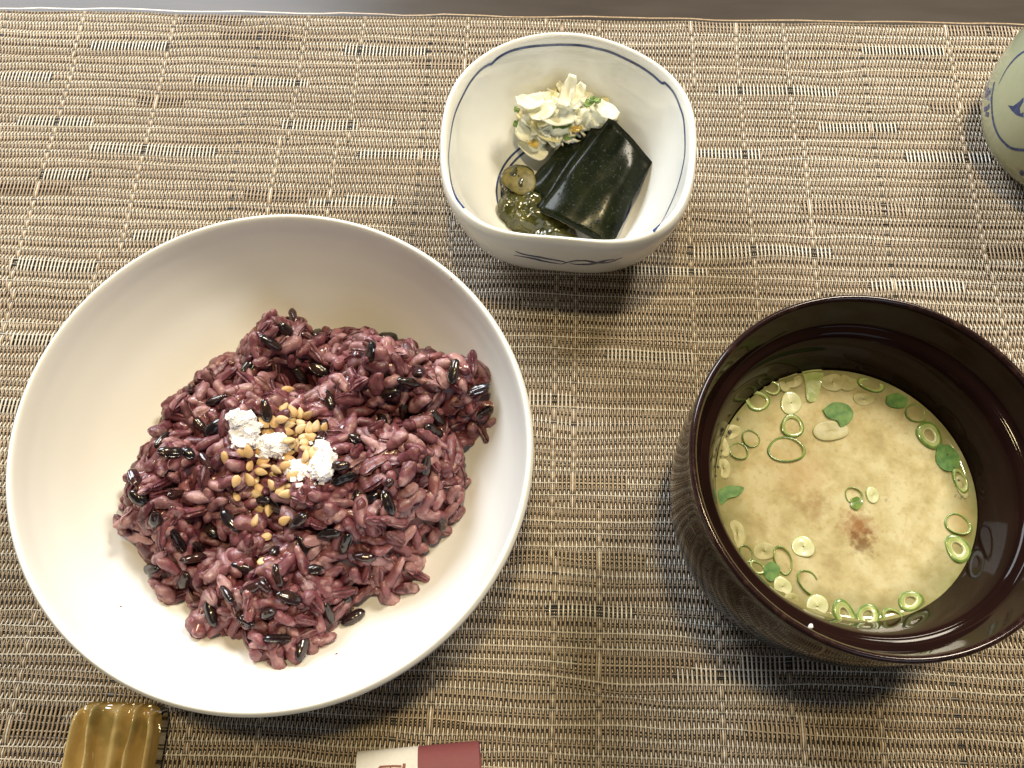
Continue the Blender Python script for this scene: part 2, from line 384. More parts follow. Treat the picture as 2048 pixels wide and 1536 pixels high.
# weft yarns: several per row, nearly straight
def weft_part(rows, name, mat, label):
    ns = 130; xx = np.linspace(MX0, MX1, ns); V = []; Fc = []; off = 0
    oc = [(-1, -.2), (-.5, .8), (.5, .8), (1, -.2)]
    for j, dy, z, r in rows:
        yy = yr[j] + dy + wave_y(xx, np.full(ns, yr[j])) + (vnoise(xx / .03, np.full(ns, j * 1.7 + dy * 9000), 12) - .5) * .0004
        v = np.zeros((ns, 4, 3))
        for c, (a, b) in enumerate(oc): v[:, c, 0] = xx; v[:, c, 1] = yy + a * r; v[:, c, 2] = z + ZM + b * r
        V.append(v.reshape(-1, 3)); b = (np.arange(ns - 1)[:, None] * 4 + np.arange(3)[None, :]) + off
        Fc.append(np.stack([b, b + 4, b + 5, b + 1], -1).reshape(-1, 4)); off += ns * 4
    o = world_obj(name, np.vstack(V), np.vstack(Fc), mat, mat_root); o["kind"] = "stuff"; o["label"] = label
blk, gry, pal = [], [], []
for j in range(NR):
    if j % 2 == 1:
        blk += [(j, -.00045, -.00025, .00036), (j, .00035, -.00028, .00034)]
        (gry if random.random() < .75 else blk).append((j, random.uniform(-.0001, .0003), -.00002, .00015))
    else:
        (pal if random.random() < .38 else gry).append((j, random.uniform(-.0003, 0), .00000, random.uniform(.00016, .00025)))
        blk.append((j, -.00060, -.00026, .00034))
        if random.random() < .5: blk.append((j, .0005, -.0003, .0003))
weft_part(blk, "weft_yarns", M_black, "black yarns across the mat")
weft_part(gry, "weft_yarns", M_gray, "thin grey yarns across the mat")
weft_part(pal, "weft_yarns", M_pale, "thin pale yarns across the mat")
hem = ribbon([(x, MY1 - .0010 + float(wave_y(x, MY1)), -.0005) for x in np.linspace(MX0, MX1, 60)], [(0, 0, 1)] * 60, .0006, 0)
world_obj("hem", hem[0], hem[1], M_tan, mat_root)

# ------------------------------------------------------------------ the white rice bowl
BC = (-.0720, .0663)
trace = [(14, 960), (40, 800), (88, 700), (150, 620), (300, 510), (450, 450), (560, 427), (700, 440), (800, 480), (900, 545), (1000, 660), (1050, 780), (1068, 900), (1050, 1030), (1000, 1160), (900, 1275), (800, 1345), (700, 1390), (600, 1420), (480, 1437), (350, 1425), (250, 1380), (150, 1300), (70, 1180), (30, 1080)]
R_bowl = fourier_radius([P(x, y, .0435) for x, y in trace], BC, 3)
prof = [(0, .0065), (.3, .0065), (.5, .0080), (.68, .0125), (.82, .0210), (.905, .0305), (.945, .0375), (.962, .0420), (.972, .0444), (.983, .0452), (.994, .0446), (1.0, .0430), (.990, .0380), (.950, .0270), (.86, .0155), (.70, .0070), (.55, .0038), (.50, .0030), (.49, 0), (.44, 0), (.43, .0020), (.25, .0022), (0, .0022)]
bv, bf, bpr = lathe(prof, R_bowl, 160, 5)
bowl_w = bv + np.array([BC[0], BC[1], 0])
bowl = world_obj("rice_bowl", bowl_w, bf, M_bowl, origin=(BC[0], BC[1], 0))
tag(bowl, "wide white porcelain bowl holding the purple rice", "bowl")
BV_bowl = bvh_of(bowl_w, bf)
_inner = bpr[:int(np.argmax(bpr[:, 1])) + 1]
def bowl_z(x, y):
    dx, dy = x - BC[0], y - BC[1]; fr = np.hypot(dx, dy) / R_bowl(np.arctan2(dy, dx).ravel()).reshape(np.shape(dx)); return np.interp(fr, _inner[:, 0], _inner[:, 1])

# ------------------------------------------------------------------ the rice mound
out_px = [(226, 1070), (240, 1000), (262, 940), (300, 880), (312, 812), (365, 765), (430, 715), (470, 690), (540, 632), (590, 625), (640, 665), (720, 648), (800, 680), (870, 702), (955, 712), (985, 770), (982, 850), (935, 885), (940, 950), (912, 1045), (855, 1100), (838, 1160), (790, 1205), (715, 1200), (660, 1270), (590, 1325), (500, 1332), (475, 1272), (365, 1268), (380, 1215), (305, 1200), (285, 1120)]
poly = []
for x, y in out_px:
    p, _ = hit(BV_bowl, x, y); q = p + (Vector((0, 0, CH)) - p).normalized() * .004; poly.append((q.x, q.y))
poly = np.array(poly)
def sdist(X, Y):
    d = np.full(X.shape, 1e9); ins = np.zeros(X.shape, bool); n = len(poly)
    for k in range(n):
        a, b = poly[k], poly[(k + 1) % n]; e = b - a
        t = np.clip(((X - a[0]) * e[0] + (Y - a[1]) * e[1]) / (e @ e), 0, 1)
        d = np.minimum(d, np.hypot(X - a[0] - t * e[0], Y - a[1] - t * e[1]))
        c = (a[1] > Y) != (b[1] > Y); xi = a[0] + (Y - a[1]) * e[0] / (e[1] if e[1] else 1e-12); ins ^= c & (X < xi)
    return np.where(ins, d, -d)
x0, y0 = poly.min(0) - .004; x1, y1 = poly.max(0) + .004; ST = .0007
gx = np.arange(x0, x1, ST); gy = np.arange(y0, y1, ST); GX, GY = np.meshgrid(gx, gy, indexing='ij')
SD = sdist(GX, GY)
pf = 1 - (1 - np.clip(SD / .017, 0, 1)) ** 2
HT = pf * (.0215 + .013 * (vnoise(GX / .016, GY / .016, 21) - .5) + .010 * (vnoise(GX / .008, GY / .008, 22) - .5))
for px, py, s, a in [(615, 745, .0045, -.0095), (590, 760, .004, -.006), (405, 1095, .0045, -.0085), (870, 830, .005, -.006), (480, 745, .006, -.003), (560, 1060, .004, -.005), (640, 1060, .004, -.004),
                     (520, 690, .006, .0035), (740, 720, .007, .0035), (930, 740, .006, .003), (470, 860, .009, .002), (700, 1000, .007, .003), (560, 900, .008, .0015), (500, 1200, .005, .003), (330, 1010, .007, .002), (800, 960, .006, .003), (360, 1180, .004, -.004), (720, 1170, .005, -.003)]:
    c = P(px, py, .024); HT += a * np.exp(-((GX - c.x) ** 2 + (GY - c.y) ** 2) / (2 * s * s)) * np.clip(SD / .004, 0, 1)
BZ = bowl_z(GX, GY); HT = np.maximum(HT, 0); SURF = BZ + HT
gxn, gyn = np.gradient(SURF, ST)
vid = -np.ones(GX.shape, int); okc = SD > .0012; vid[okc] = np.arange(okc.sum())
cv = np.stack([GX[okc], GY[okc], SURF[okc] - np.minimum(.0022, HT[okc] * .9)], 1)
a, b, c, d = vid[:-1, :-1], vid[1:, :-1], vid[1:, 1:], vid[:-1, 1:]; q = np.stack([a, b, c, d], -1).reshape(-1, 4); cf = q[(q >= 0).all(1)]
rice_root = empty("rice_mound", (BC[0], BC[1], .0065), "mound of sticky purple rice with black grains in the white bowl", "rice")
core = world_obj("rice_mass", cv, cf, M_core, rice_root); core["kind"] = "stuff"
BV_rice = bvh_of(np.stack([GX[okc], GY[okc], SURF[okc]], 1), cf)
def surf_at(x, y):
    i = min(max(int((x - x0) / ST), 0), len(gx) - 1); j = min(max(int((y - y0) / ST), 0), len(gy) - 1)
    n = Vector((-gxn[i, j], -gyn[i, j], 1)).normalized(); return float(SURF[i, j]), n, float(SD[i, j])
def grain(L, Wd, bend, seed, nu=15, nv=11, flat=.85, tip=2.4, rough=1.0):
    r = np.random.default_rng(seed); v = []; ph = r.random(9) * 6.28
    for i in range(nu):
        t = -1 + 2 * i / (nu - 1); prof = max(1 - abs(t) ** tip, 0) ** .5 if 0 < i < nu - 1 else .0
        prof *= 1 + rough * (.13 * math.sin(2.6 * t + ph[0]) + .06 * math.sin(7 * t + ph[1]))
        for j in range(nv):
            a = 2 * PI * j / nv; k = 1 + rough * (.10 * math.sin(a * 2 + ph[2] + 2 * t) + .07 * math.sin(3 * a + ph[3] + 4 * t) + .05 * math.sin(4 * a + 9 * t + ph[5]) + .04 * math.sin(2 * a - 13 * t + ph[6]))
            v.append((t * L / 2, math.cos(a) * prof * Wd / 2 * k + bend * (t * t - .4), math.sin(a) * prof * Wd / 2 * flat * k + .4 * bend * math.sin(2 * t + ph[4])))
    return np.array(v), grid_faces(nu, nv) + [(i * nv + nv - 1, i * nv, (i + 1) * nv, (i + 1) * nv + nv - 1) for i in range(nu - 1)]
RG = [grain(random.uniform(.0072, .0098) if k % 3 else random.uniform(.0092, .0106), random.uniform(.0034, .0042), random.uniform(-.0009, .0009), 100 + k, tip=2.9, rough=.9) for k in range(14)]
RGM = [make_mesh("rice_grain", v, f, M_rice) for v, f in RG]
BG = [grain(random.uniform(.0068, .0080), random.uniform(.0034, .0039), random.uniform(-.0005, .0005), 200 + k, tip=2.0, rough=.6) for k in range(4)]
BGM = [make_mesh("black_rice_grain", v, f, M_brice) for v, f in BG]
def orient(n, yaw, tilt, roll):
    n = n.normalized(); t = n.orthogonal().normalized(); b = n.cross(t)
    x = (t * math.cos(yaw) + b * math.sin(yaw)); x = (x * math.cos(tilt) + n * math.sin(tilt)).normalized(); y = n.cross(x).normalized(); z = x.cross(y)
    return (Matrix((x, y, z)).transposed() @ Matrix.Rotation(roll, 3, 'X')).to_4x4()
def put(name, me, parent, p, rot, s=1.0):
    o = bpy.data.objects.new(name, me); COL.objects.link(o); o.parent = parent
    base = parent.location if parent else Vector((0, 0, 0))
    o.matrix_local = Matrix.Translation(Vector(p) - base) @ rot @ Matrix.Scale(s, 4); return o
taken = []
def free(p, dmin):
    return all((p - q).length_squared > dmin * dmin for q in taken)
# black grains the photograph shows, then a few more
black_px = [(583, 638), (572, 660), (612, 652), (632, 672), (384, 780), (330, 816), (396, 846), (430, 856), (373, 906), (415, 926), (350, 992), (281, 934), (270, 955), (312, 1042), (398, 1098), (385, 1120), (310, 1136), (424, 1062), (462, 1040), (552, 1010), (552, 1106), (530, 1170), (422, 1226), (556, 1276), (600, 1296), (492, 1236), (660, 800), (764, 838), (757, 688), (745, 704), (884, 700), (955, 778), (970, 822), (836, 745), (716, 882), (788, 955), (712, 996), (740, 1002), (650, 948), (872, 836), (880, 1042), (852, 1112), (730, 1112), (625, 1138), (660, 1066), (692, 1084), (640, 735), (600, 750), (542, 684), (778, 1004), (850, 932), (642, 880), (525, 1000), (352, 1080), (600, 1040), (540, 1225), (460, 1190), (340, 905), (610, 1090)]
nb = 0
for k in range(len(black_px) + 46):
    if k < len(black_px): x, y = black_px[k]
    else: x, y = random.uniform(250, 950), random.uniform(650, 1300)
    p, n = hit(BV_rice, x, y)
    if p is None: continue
    z, n, sd = surf_at(p.x, p.y)
    if k >= len(black_px) and not free(p, .004): continue
    p = p + n * random.uniform(.0001, .0011); taken.append(p)
    put("black_rice_grain", BGM[nb % 4], rice_root, p, orient(n, random.uniform(0, 6.28), random.gauss(0, .25), random.uniform(0, 6.28)), random.uniform(.88, 1.08)); nb += 1
# upper layer of purple grains: single objects
tries = 0; ng = 0
while ng < 300 and tries < 60000:
    tries += 1; x = random.uniform(x0, x1); y = random.uniform(y0, y1); z, n, sd = surf_at(x, y)
    if sd < .0004: continue
    p = Vector((x, y, z)) + n * random.uniform(-.0010, .0011)
    if not free(p, .0039 if tries < 25000 else .0032): continue
    taken.append(p)
    put("rice_grain", RGM[ng % 14], rice_root, p, orient(n, random.uniform(0, 6.28), random.gauss(.1, .38), random.uniform(0, 6.28)), random.uniform(.8, 1.12)); ng += 1
# grains tucked between the upper ones, joined
V, Fs, off, cnt, tries = [], [], 0, 0, 0; low = []
while cnt < 420 and tries < 40000:
    tries += 1; x = random.uniform(x0, x1); y = random.uniform(y0, y1); z, n, sd = surf_at(x, y)
    if sd < .0008: continue
    p = Vector((x, y, z)) + n * random.uniform(-.0018, -.0004)
    if any((p - q).length_squared < .0028 ** 2 for q in low): continue
    low.append(p); v, f = RG[cnt % 14]
    Mx = np.array(Matrix.Translation(p) @ orient(n, random.uniform(0, 6.28), random.gauss(.05, .35), random.uniform(0, 6.28)) @ Matrix.Scale(random.uniform(.8, 1.1), 4))
    V.append(v @ Mx[:3, :3].T + Mx[:3, 3]); Fs += [tuple(k + off for k in q) for q in f]; off += len(v); cnt += 1
mid_o = world_obj("tucked_rice_grains", np.vstack(V), Fs, M_rice, rice_root); mid_o["kind"] = "stuff"
# the layer beneath, one part
V, Fs, off, cnt, tries = [], [], 0, 0, 0; low = []
while cnt < 620 and tries < 40000:
    tries += 1; x = random.uniform(x0, x1); y = random.uniform(y0, y1); z, n, sd = surf_at(x, y)
    if sd < .0006: continue
    p = Vector((x, y, z)) + n * random.uniform(-.0034, -.0014)
    if p.z < float(bowl_z(np.array(x), np.array(y))) + .0012: p.z = float(bowl_z(np.array(x), np.array(y))) + .0012
    if any((p - q).length_squared < .0023 ** 2 for q in low): continue
    low.append(p); v, f = RG[cnt % 14]
    Mx = np.array(Matrix.Translation(p) @ orient(n, random.uniform(0, 6.28), random.gauss(0, .35), random.uniform(0, 6.28)) @ Matrix.Scale(random.uniform(.8, 1.1), 4))
    V.append(v @ Mx[:3, :3].T + Mx[:3, 3]); Fs += [tuple(k + off for k in q) for q in f]; off += len(v); cnt += 1
tmp = bpy.data.objects.new("sticky_rice", make_mesh("sticky_rice", np.vstack(V) - np.array(rice_root.location), Fs, M_sticky)); COL.objects.link(tmp)
rm = tmp.modifiers.new("fuse", 'REMESH'); rm.mode = 'VOXEL'; rm.voxel_size = .00042; rm.use_smooth_shade = True
sm_ = tmp.modifiers.new("soften", 'SMOOTH'); sm_.factor = .5; sm_.iterations = 3
me = bpy.data.meshes.new_from_object(tmp.evaluated_get(bpy.context.evaluated_depsgraph_get())); me.name = "sticky_rice"
bpy.data.objects.remove(tmp); me.materials.clear(); me.materials.append(M_sticky)
low_o = obj("sticky_rice", me, rice_root); low_o["kind"] = "stuff"
# one black grain lying loose on the bowl
p, n = hit(BV_bowl, 709, 1240)
o = put("loose_rice_grain", BGM[1], None, p + n * .0014, orient(n, math.radians(35), 0, .3), 1.0)
yaw_t = (P(735, 1224, .012) - P(690, 1252, .012)); yaw_t = (yaw_t - n * yaw_t.dot(n)).normalized(); yb = n.cross(yaw_t)
o.matrix_world = Matrix.Translation(p + n * .0013) @ Matrix((yaw_t, yb, n)).transposed().to_4x4()
tag(o, "single black rice grain lying apart on the bowl below the mound", "rice grain")

bpy.context.view_layer.update()
V, Fs, off = [], [], 0
for o in rice_root.children:
    if o.name.startswith(("rice_grain", "black_rice_grain", "tucked_rice")):
        Mx = np.array(o.matrix_world); c_ = np.array([tuple(q.co) for q in o.data.vertices]); V.append(c_ @ Mx[:3, :3].T + Mx[:3, 3])
        Fs += [tuple(k + off for k in q.vertices) for q in o.data.polygons]; off += len(c_)
V.append(np.stack([GX[okc], GY[okc], SURF[okc] - .0012], 1)); Fs += [tuple(int(k) + off for k in q) for q in cf]
BV_top_v, BV_top_f = np.vstack(V), list(Fs); BV_top = bvh_of(BV_top_v, BV_top_f)

# ------------------------------------------------------------------ sesame and salt
Z7 = lambda x, y: (430 + x / 4.518, 760 + y / 4.518)
SALT_V, SALT_F = [], []
RNG = np.random.default_rng(77)
def salt_heap(px, py, rx, ry, hgt, n, label, small=1.0):
    c, nn = hit(BV_top, px, py); V, Fs, off = [], [], 0; r = RNG
    for k in range(n):
        a = r.random() * 6.28; d = math.sqrt(r.random()); x, y = px + math.cos(a) * d * rx, py + math.sin(a) * d * ry
        p, _ = hit(BV_top, x, y)
        if p is None: continue
        up = (Vector((0, 0, CH)) - p).normalized(); p = p + up * (.0002 + hgt * (1 - d * d) * r.uniform(.3, 1))
        s = r.uniform(.00045, .00105) * small * (1.4 if r.random() < .15 else 1)
        bx = np.array([(i, j, l) for i in (-1, 1) for j in (-1, 1) for l in (-1, 1)], float) * s * r.uniform(.55, 1.1, 3) * r.uniform(.75, 1.15, (8, 3))
        q = Matrix.Rotation(r.random() * 6.28, 3, Vector(r.normal(size=3)).normalized()); bx = bx @ np.array(q).T + np.array(p)
        V.append(bx); Fs += [tuple(off + t for t in f) for f in ((0, 1, 3, 2), (4, 6, 7, 5), (0, 4, 5, 1), (2, 3, 7, 6), (0, 2, 6, 4), (1, 5, 7, 3))]; off += 8
    for k in range(int(n * .07)):
        a = r.random() * 6.28; d = r.uniform(.95, 1.5); p, _ = hit(BV_top, px + math.cos(a) * d * rx, py + math.sin(a) * d * ry)
        if p is None: continue
        p = p + (Vector((0, 0, CH)) - p).normalized() * .0004; sz_ = r.uniform(.0004, .0007)
        bx = np.array([(i, j, l) for i in (-1, 1) for j in (-1, 1) for l in (-1, 1)], float) * sz_ * r.uniform(.6, 1.0, 3)
        q = Matrix.Rotation(r.random() * 6.28, 3, Vector(r.normal(size=3)).normalized()); V.append(bx @ np.array(q).T + np.array(p))
        Fs += [tuple(off + t for t in f) for f in ((0, 1, 3, 2), (4, 6, 7, 5), (0, 4, 5, 1), (2, 3, 7, 6), (0, 2, 6, 4), (1, 5, 7, 3))]; off += 8
    o = world_obj("salt_heap", np.vstack(V), Fs, M_salt, origin=tuple(c), smooth=False); SALT_V.append(np.vstack(V)); SALT_F.append(Fs)
    return tag(o, label, "salt", "heaps of coarse salt on the rice")
salt_heap(*Z7(265, 450), 27, 32, .0026, 210, "left heap of bright white coarse salt on the rice")
salt_heap(*Z7(165, 330), 12, 10, .0008, 30, "small salt clump at the upper tip of the left heap", .9)
salt_heap(*Z7(510, 590), 33, 22, .0022, 180, "middle heap of coarse salt under the thin slanting seed")
salt_heap(*Z7(965, 745), 22, 38, .0026, 210, "right heap of bright white coarse salt beside the sesame pile")
salt_heap(*Z7(745, 820), 23, 20, .0006, 46, "thin greyish scatter of salt between the middle and right heaps")

V, Fs, off = [np.array([tuple(q) for q in BV_top_v])], list(BV_top_f), len(BV_top_v)
for v_, f_ in zip(SALT_V, SALT_F): V.append(v_); Fs += [tuple(t + off for t in q) for q in f_]; off += len(v_)
BV_seed = bvh_of(np.vstack(V), Fs)
def seed_mesh(k):
    r = np.random.default_rng(300 + k); nu, nv = 9, 10; v = []
    L, Wd, H = .0037 * r.uniform(.95, 1.06), .0023 * r.uniform(.92, 1.08), .00125
    for i in range(nu):
        t = i / (nu - 1); w = math.sin(PI * t ** .72) ** .72 if 0 < i < nu - 1 else 0
        for j in range(nv):
            a = 2 * PI * j / nv; v.append(((t - .45) * L, math.cos(a) * w * Wd / 2, math.sin(a) * w * H / 2 * (1 + .1 * math.sin(5 * t + k))))
    return make_mesh("sesame_seed", v, grid_faces(nu, nv) + [(i * nv + nv - 1, i * nv, (i + 1) * nv, (i + 1) * nv + nv - 1) for i in range(nu - 1)], M_ses)
SM = [seed_mesh(k) for k in range(5)]
GU = "golden sesame seeds crowded above and right of the middle salt"; GL = "golden sesame seeds crowded below the middle salt"
LU = "golden sesame seed crowded into the upper pile between the salt heaps"; LL = "golden sesame seed crowded into the lower pile below the middle salt"
seeds = [(650, 90, 0, "topmost sesame seed, lying alone on purple rice"), (620, 245, 45, "plump sesame seed just below the topmost one"), (705, 285, 120, 0), (770, 305, 90, 0), (835, 320, 30, 0), (600, 355, 0, 0),
         (445, 385, 125, "upright sesame seed right beside the left salt heap"), (535, 380, 125, 0), (470, 460, 0, "thin flat sesame seed touching the top of the middle salt"), (695, 360, 60, 0), (660, 405, 0, 0), (775, 390, 140, 0), (855, 440, 90, 0), (912, 420, 80, 0), (980, 440, 60, "rightmost sesame seed at the edge of the upper pile"), (655, 470, -10, 0),
         (748, 490, 60, 0), (770, 440, 20, 0), (800, 510, 30, 0), (690, 570, 130, 0), (748, 595, 90, 0), (820, 615, 20, 0), (812, 552, 75, 0), (870, 510, 170, 0), (660, 545, 0, 0), (660, 660, 10, 0), (660, 710, 5, 0), (875, 660, 80, 0), (820, 685, 90, 0),
         (300, 650, 100, "large pale sesame seed standing under the left salt heap"), (238, 660, 0, "brownish sesame seed half hidden behind a large pale seed"), (405, 635, 50, "narrow slanting sesame seed on the middle salt heap"), (88, 700, -90, "leftmost sesame seed, alone next to a black rice grain"), (315, 775, 80, "slim upright sesame seed below the large pale one"), (430, 740, 20, 1), (450, 775, -5, 1), (412, 830, -10, 1), (550, 810, -30, 1), (535, 860, -30, 1), (635, 775, 20, 1),
         (697, 862, 30, "dark golden sesame seed on the thin grey salt"), (815, 755, 120, "reddish brown sesame seed tucked against the right salt heap"), (315, 905, 120, 1), (365, 900, 80, 1), (190, 910, -110, "big sesame seed at the left with its tip pointing down"), (195, 1055, 100, "sesame seed at the left with its tip pointing up"), (455, 940, 90, 1), (515, 950, 110, 1), (640, 955, 0, 1), (590, 990, 70, 1), (645, 1030, 200, "round sesame seed beside the large black grain"), (320, 1030, 120, 1), (385, 1030, -10, 1), (400, 980, 130, 1),
         (395, 1155, -40, "slanting sesame seed left of a small round seed"), (487, 1165, -100, "small round sesame seed touching a slanting one"), (360, 1275, 70, "lone sesame seed standing upright below the piles"), (625, 1270, 35, "lone sesame seed tilted right below the large black grain"), (460, 1415, 180, "lowest whole sesame seed, alone over dark rice"), (440, 1640, 0, "sesame seed half buried under grains low in the mound")]
ORD = ("first", "second", "third", "fourth", "fifth", "sixth", "seventh")
def pile_labels(which, name, rows):
    ids = sorted((k for k, q in enumerate(seeds) if q[3] == which and not isinstance(q[3], str)), key=lambda k: seeds[k][1]); per = math.ceil(len(ids) / rows)
    for r_ in range(rows):
        for c_, k in enumerate(sorted(ids[r_ * per:(r_ + 1) * per], key=lambda k: seeds[k][0])):
            seeds[k] = (*seeds[k][:3], "golden sesame seed, %s from the left in the %s row of the %s" % (ORD[c_], ORD[r_], name), (GU, GL)[which])
pile_labels(0, "upper pile", 5); pile_labels(1, "lower pile", 4)
pile = []
for k, (x, y, ang, lab, *grp) in enumerate(seeds):
    px, py = Z7(x, y); p, n = hit(BV_seed, px, py)
    p2, _ = hit(BV_rice, px + 8 * math.cos(math.radians(ang)), py - 8 * math.sin(math.radians(ang)))
    n = (n + Vector((0, 0, 1.6)) + Vector((random.gauss(0, .25), random.gauss(0, .25), 0))).normalized()
    p1, _ = hit(BV_rice, px, py); t = (p2 - p1); t = (t - n * t.dot(n)).normalized(); lift = .0006
    q = p + (Vector((0, 0, CH)) - p).normalized() * lift
    for w in pile:
        if (q - w).length < .0021: q = q + (Vector((0, 0, CH)) - q).normalized() * .0007
    pile.append(q.copy())
    o = put("sesame_seed", SM[k % 5], None, q, (Matrix((t, n.cross(t), n)).transposed() @ Matrix.Rotation(random.gauss(0, .3), 3, 'X')).to_4x4(), random.uniform(1.03, 1.18))
    tag(o, lab, "sesame seed", grp[0] if grp else "sesame seeds scattered on the rice")
# ------------------------------------------------------------------ the small square bowl
SC = (.0077, .1719)
sq = [(780, 55), (500, 110), (300, 200), (150, 350), (75, 600), (55, 780), (75, 950), (120, 1080), (200, 1170), (400, 1265), (700, 1325), (1000, 1340), (1200, 1330), (1400, 1270), (1500, 1180), (1560, 1060), (1600, 850), (1605, 650), (1570, 480), (1500, 350), (1350, 240), (1100, 110), (900, 65)]
Z5 = lambda x, y: (860 + x / 3.0125, 50 + y / 3.0125)
R_sq = fourier_radius([P(*Z5(x, y), .0405) for x, y in sq], SC, 5)
sprof = [(0, .006), (.3, .006), (.48, .0072), (.62, .0115), (.76, .0205), (.87, .0310), (.918, .0380), (.935, .0408), (.952, .0422), (.972, .0426), (.990, .0418), (1.0, .0395), (.992, .0350), (.945, .0250), (.85, .0140), (.70, .0068), (.60, .0045), (.57, .0035), (.56, 0), (.50, 0), (.49, .002), (.25, .0022), (0, .0022)]
sv, sf, spr = lathe(sprof, R_sq, 160, 5, .35)
sq_w = sv + np.array([SC[0], SC[1], 0])
sbowl = empty("pickle_bowl", (SC[0], SC[1], 0), "small white rounded square bowl with a blue rim line holding pickles", "bowl")
world_obj("bowl_body", sq_w, sf, M_porc, sbowl); BV_sq = bvh_of(sq_w, sf)
iline = [(780, 118), (620, 128), (500, 152), (420, 190), (372, 232), (350, 240), (300, 275), (245, 340), (200, 420), (155, 520), (130, 620), (112, 780), (118, 880), (132, 970), (160, 1045), (205, 1105)]
iline2 = [(780, 118), (900, 122), (1000, 140), (1100, 168), (1250, 240), (1340, 300), (1395, 348), (1420, 352), (1470, 410), (1505, 490), (1530, 580), (1537, 750), (1520, 870), (1490, 980), (1450, 1080), (1400, 1180), (1345, 1245)]
paint("rim_line", BV_sq, [Z5(*p) for p in iline], .0009, M_blue, sbowl, 8)
paint("rim_line", BV_sq, [Z5(*p) for p in iline2], .0009, M_blue, sbowl, 8)
for R0 in (.0225, .0242):
    pts, nrm = [], []
    for t in np.linspace(0, 2 * PI, 90):
        x, y = SC[0] + R0 * math.cos(t), SC[1] + .001 + R0 * math.sin(t); p, n, i, dd = BV_sq.ray_cast(Vector((x, y, .2)), Vector((0, 0, -1))); pts.append(p); nrm.append(n if n.z > 0 else -n)
    v, f = ribbon(pts, nrm, .0008); world_obj("painted_ring", v, f, M_blue, sbowl)
for pts in [[(515, 1362), (560, 1380), (640, 1395), (720, 1410), (790, 1422), (830, 1432)], [(505, 1385), (600, 1402), (700, 1425), (790, 1440)], [(790, 1440), (860, 1422), (940, 1420), (1010, 1432), (1080, 1428), (1160, 1400)], [(840, 1436), (900, 1442), (980, 1438), (1060, 1418), (1110, 1412)], [(540, 1392), (620, 1405), (660, 1412)]]:
    paint("painted_wave", BV_sq, [Z5(*p) for p in pts], .0013, M_blue, sbowl, 6, True)

def lump(name, parent, c, sx, sy, sz, rz, mat, seed, amp=.14, nu=16, nv=14):
    r = np.random.default_rng(seed); ph = r.random(8) * 6.28; v = []
    for i in range(nv):
        th = PI * i / (nv - 1)
        for j in range(nu):
            a = 2 * PI * j / nu; k = 1 + amp * (math.sin(2 * a + ph[0] + th) * .6 + math.sin(3 * a + ph[1]) * .4 * math.sin(th) + math.sin(4 * th + ph[2]) * .3)
            v.append((math.sin(th) * math.cos(a) * sx * k, math.sin(th) * math.sin(a) * sy * k, math.cos(th) * sz * k))
    v = np.array(v) @ np.array(Matrix.Rotation(rz, 3, 'Z')).T + np.array(c)
    f = []
    for i in range(nv - 1):
        for j in range(nu): f.append((i * nu + j, (i + 1) * nu + j, (i + 1) * nu + (j + 1) % nu, i * nu + (j + 1) % nu))
    return world_obj(name, v, f, mat, parent)
# pickled cabbage: crisp curled shreds heaped up
def shred(center, L, Wd, curl, twist, rot, th=.0005, seed=0, nu=12, nv=7):
    r = np.random.default_rng(seed); top, bot = [], []
    for i in range(nu):
        t = i / (nu - 1) - .5; a = curl * t
        for j in range(nv):
            s = (j / (nv - 1) - .5); w = Wd * (1 - .45 * abs(2 * t) ** 2 * r.uniform(.6, 1.3)); y = s * w
            cx = (math.sin(a) / curl * L if abs(curl) > .05 else t * L); cz = (1 - math.cos(a)) / curl * L if abs(curl) > .05 else 0
            tw = twist * t; z = cz + y * math.sin(tw) + (s * s) * .9 * Wd * .5 + (float(vnoise(t * 5 + seed, s * 4, seed)) - .5) * .0013
            top.append((cx, y * math.cos(tw), z + th / 2)); bot.append((cx, y * math.cos(tw), z - th / 2))
    v = np.array(top + bot); n = nu * nv; f = grid_faces(nu, nv) + [tuple(reversed(q)) for q in grid_faces(nu, nv, off=n)]
    edge = [(i, 0) for i in range(nu)] + [(nu - 1, j) for j in range(1, nv)] + [(i, nv - 1) for i in range(nu - 2, -1, -1)] + [(0, j) for j in range(nv - 2, 0, -1)]
    e = [i * nv + j for i, j in edge]
    for k in range(len(e)): a, b = e[k], e[(k + 1) % len(e)]; f.append((a, a + n, b + n, b))
    return v @ np.array(rot.to_3x3()).T + np.array(center), f
cabr = empty("cabbage_pickle", tuple(hit(BV_sq, *Z5(820, 620))[0]), "heap of shredded white pickled cabbage at the back of the small bowl", "pickle")
BVK = BV_sq
def heap_pt(x, y, up):
    p, n = hit(BV_sq, *Z5(x, y)); return p + (Vector((0, 0, CH)) - p).normalized() * up
for x, y, up, r_ in [(700, 520, .0065, .0062), (820, 600, .0075, .0070), (960, 560, .0065, .0058), (640, 680, .0045, .0050), (820, 500, .0075, .0055), (1040, 580, .0045, .0042)]:
    lump("cabbage_shred", cabr, heap_pt(x, y, up), r_, r_ * .8, r_ * .7, random.uniform(0, 3), M_cab, int(x), .22, 18, 14)
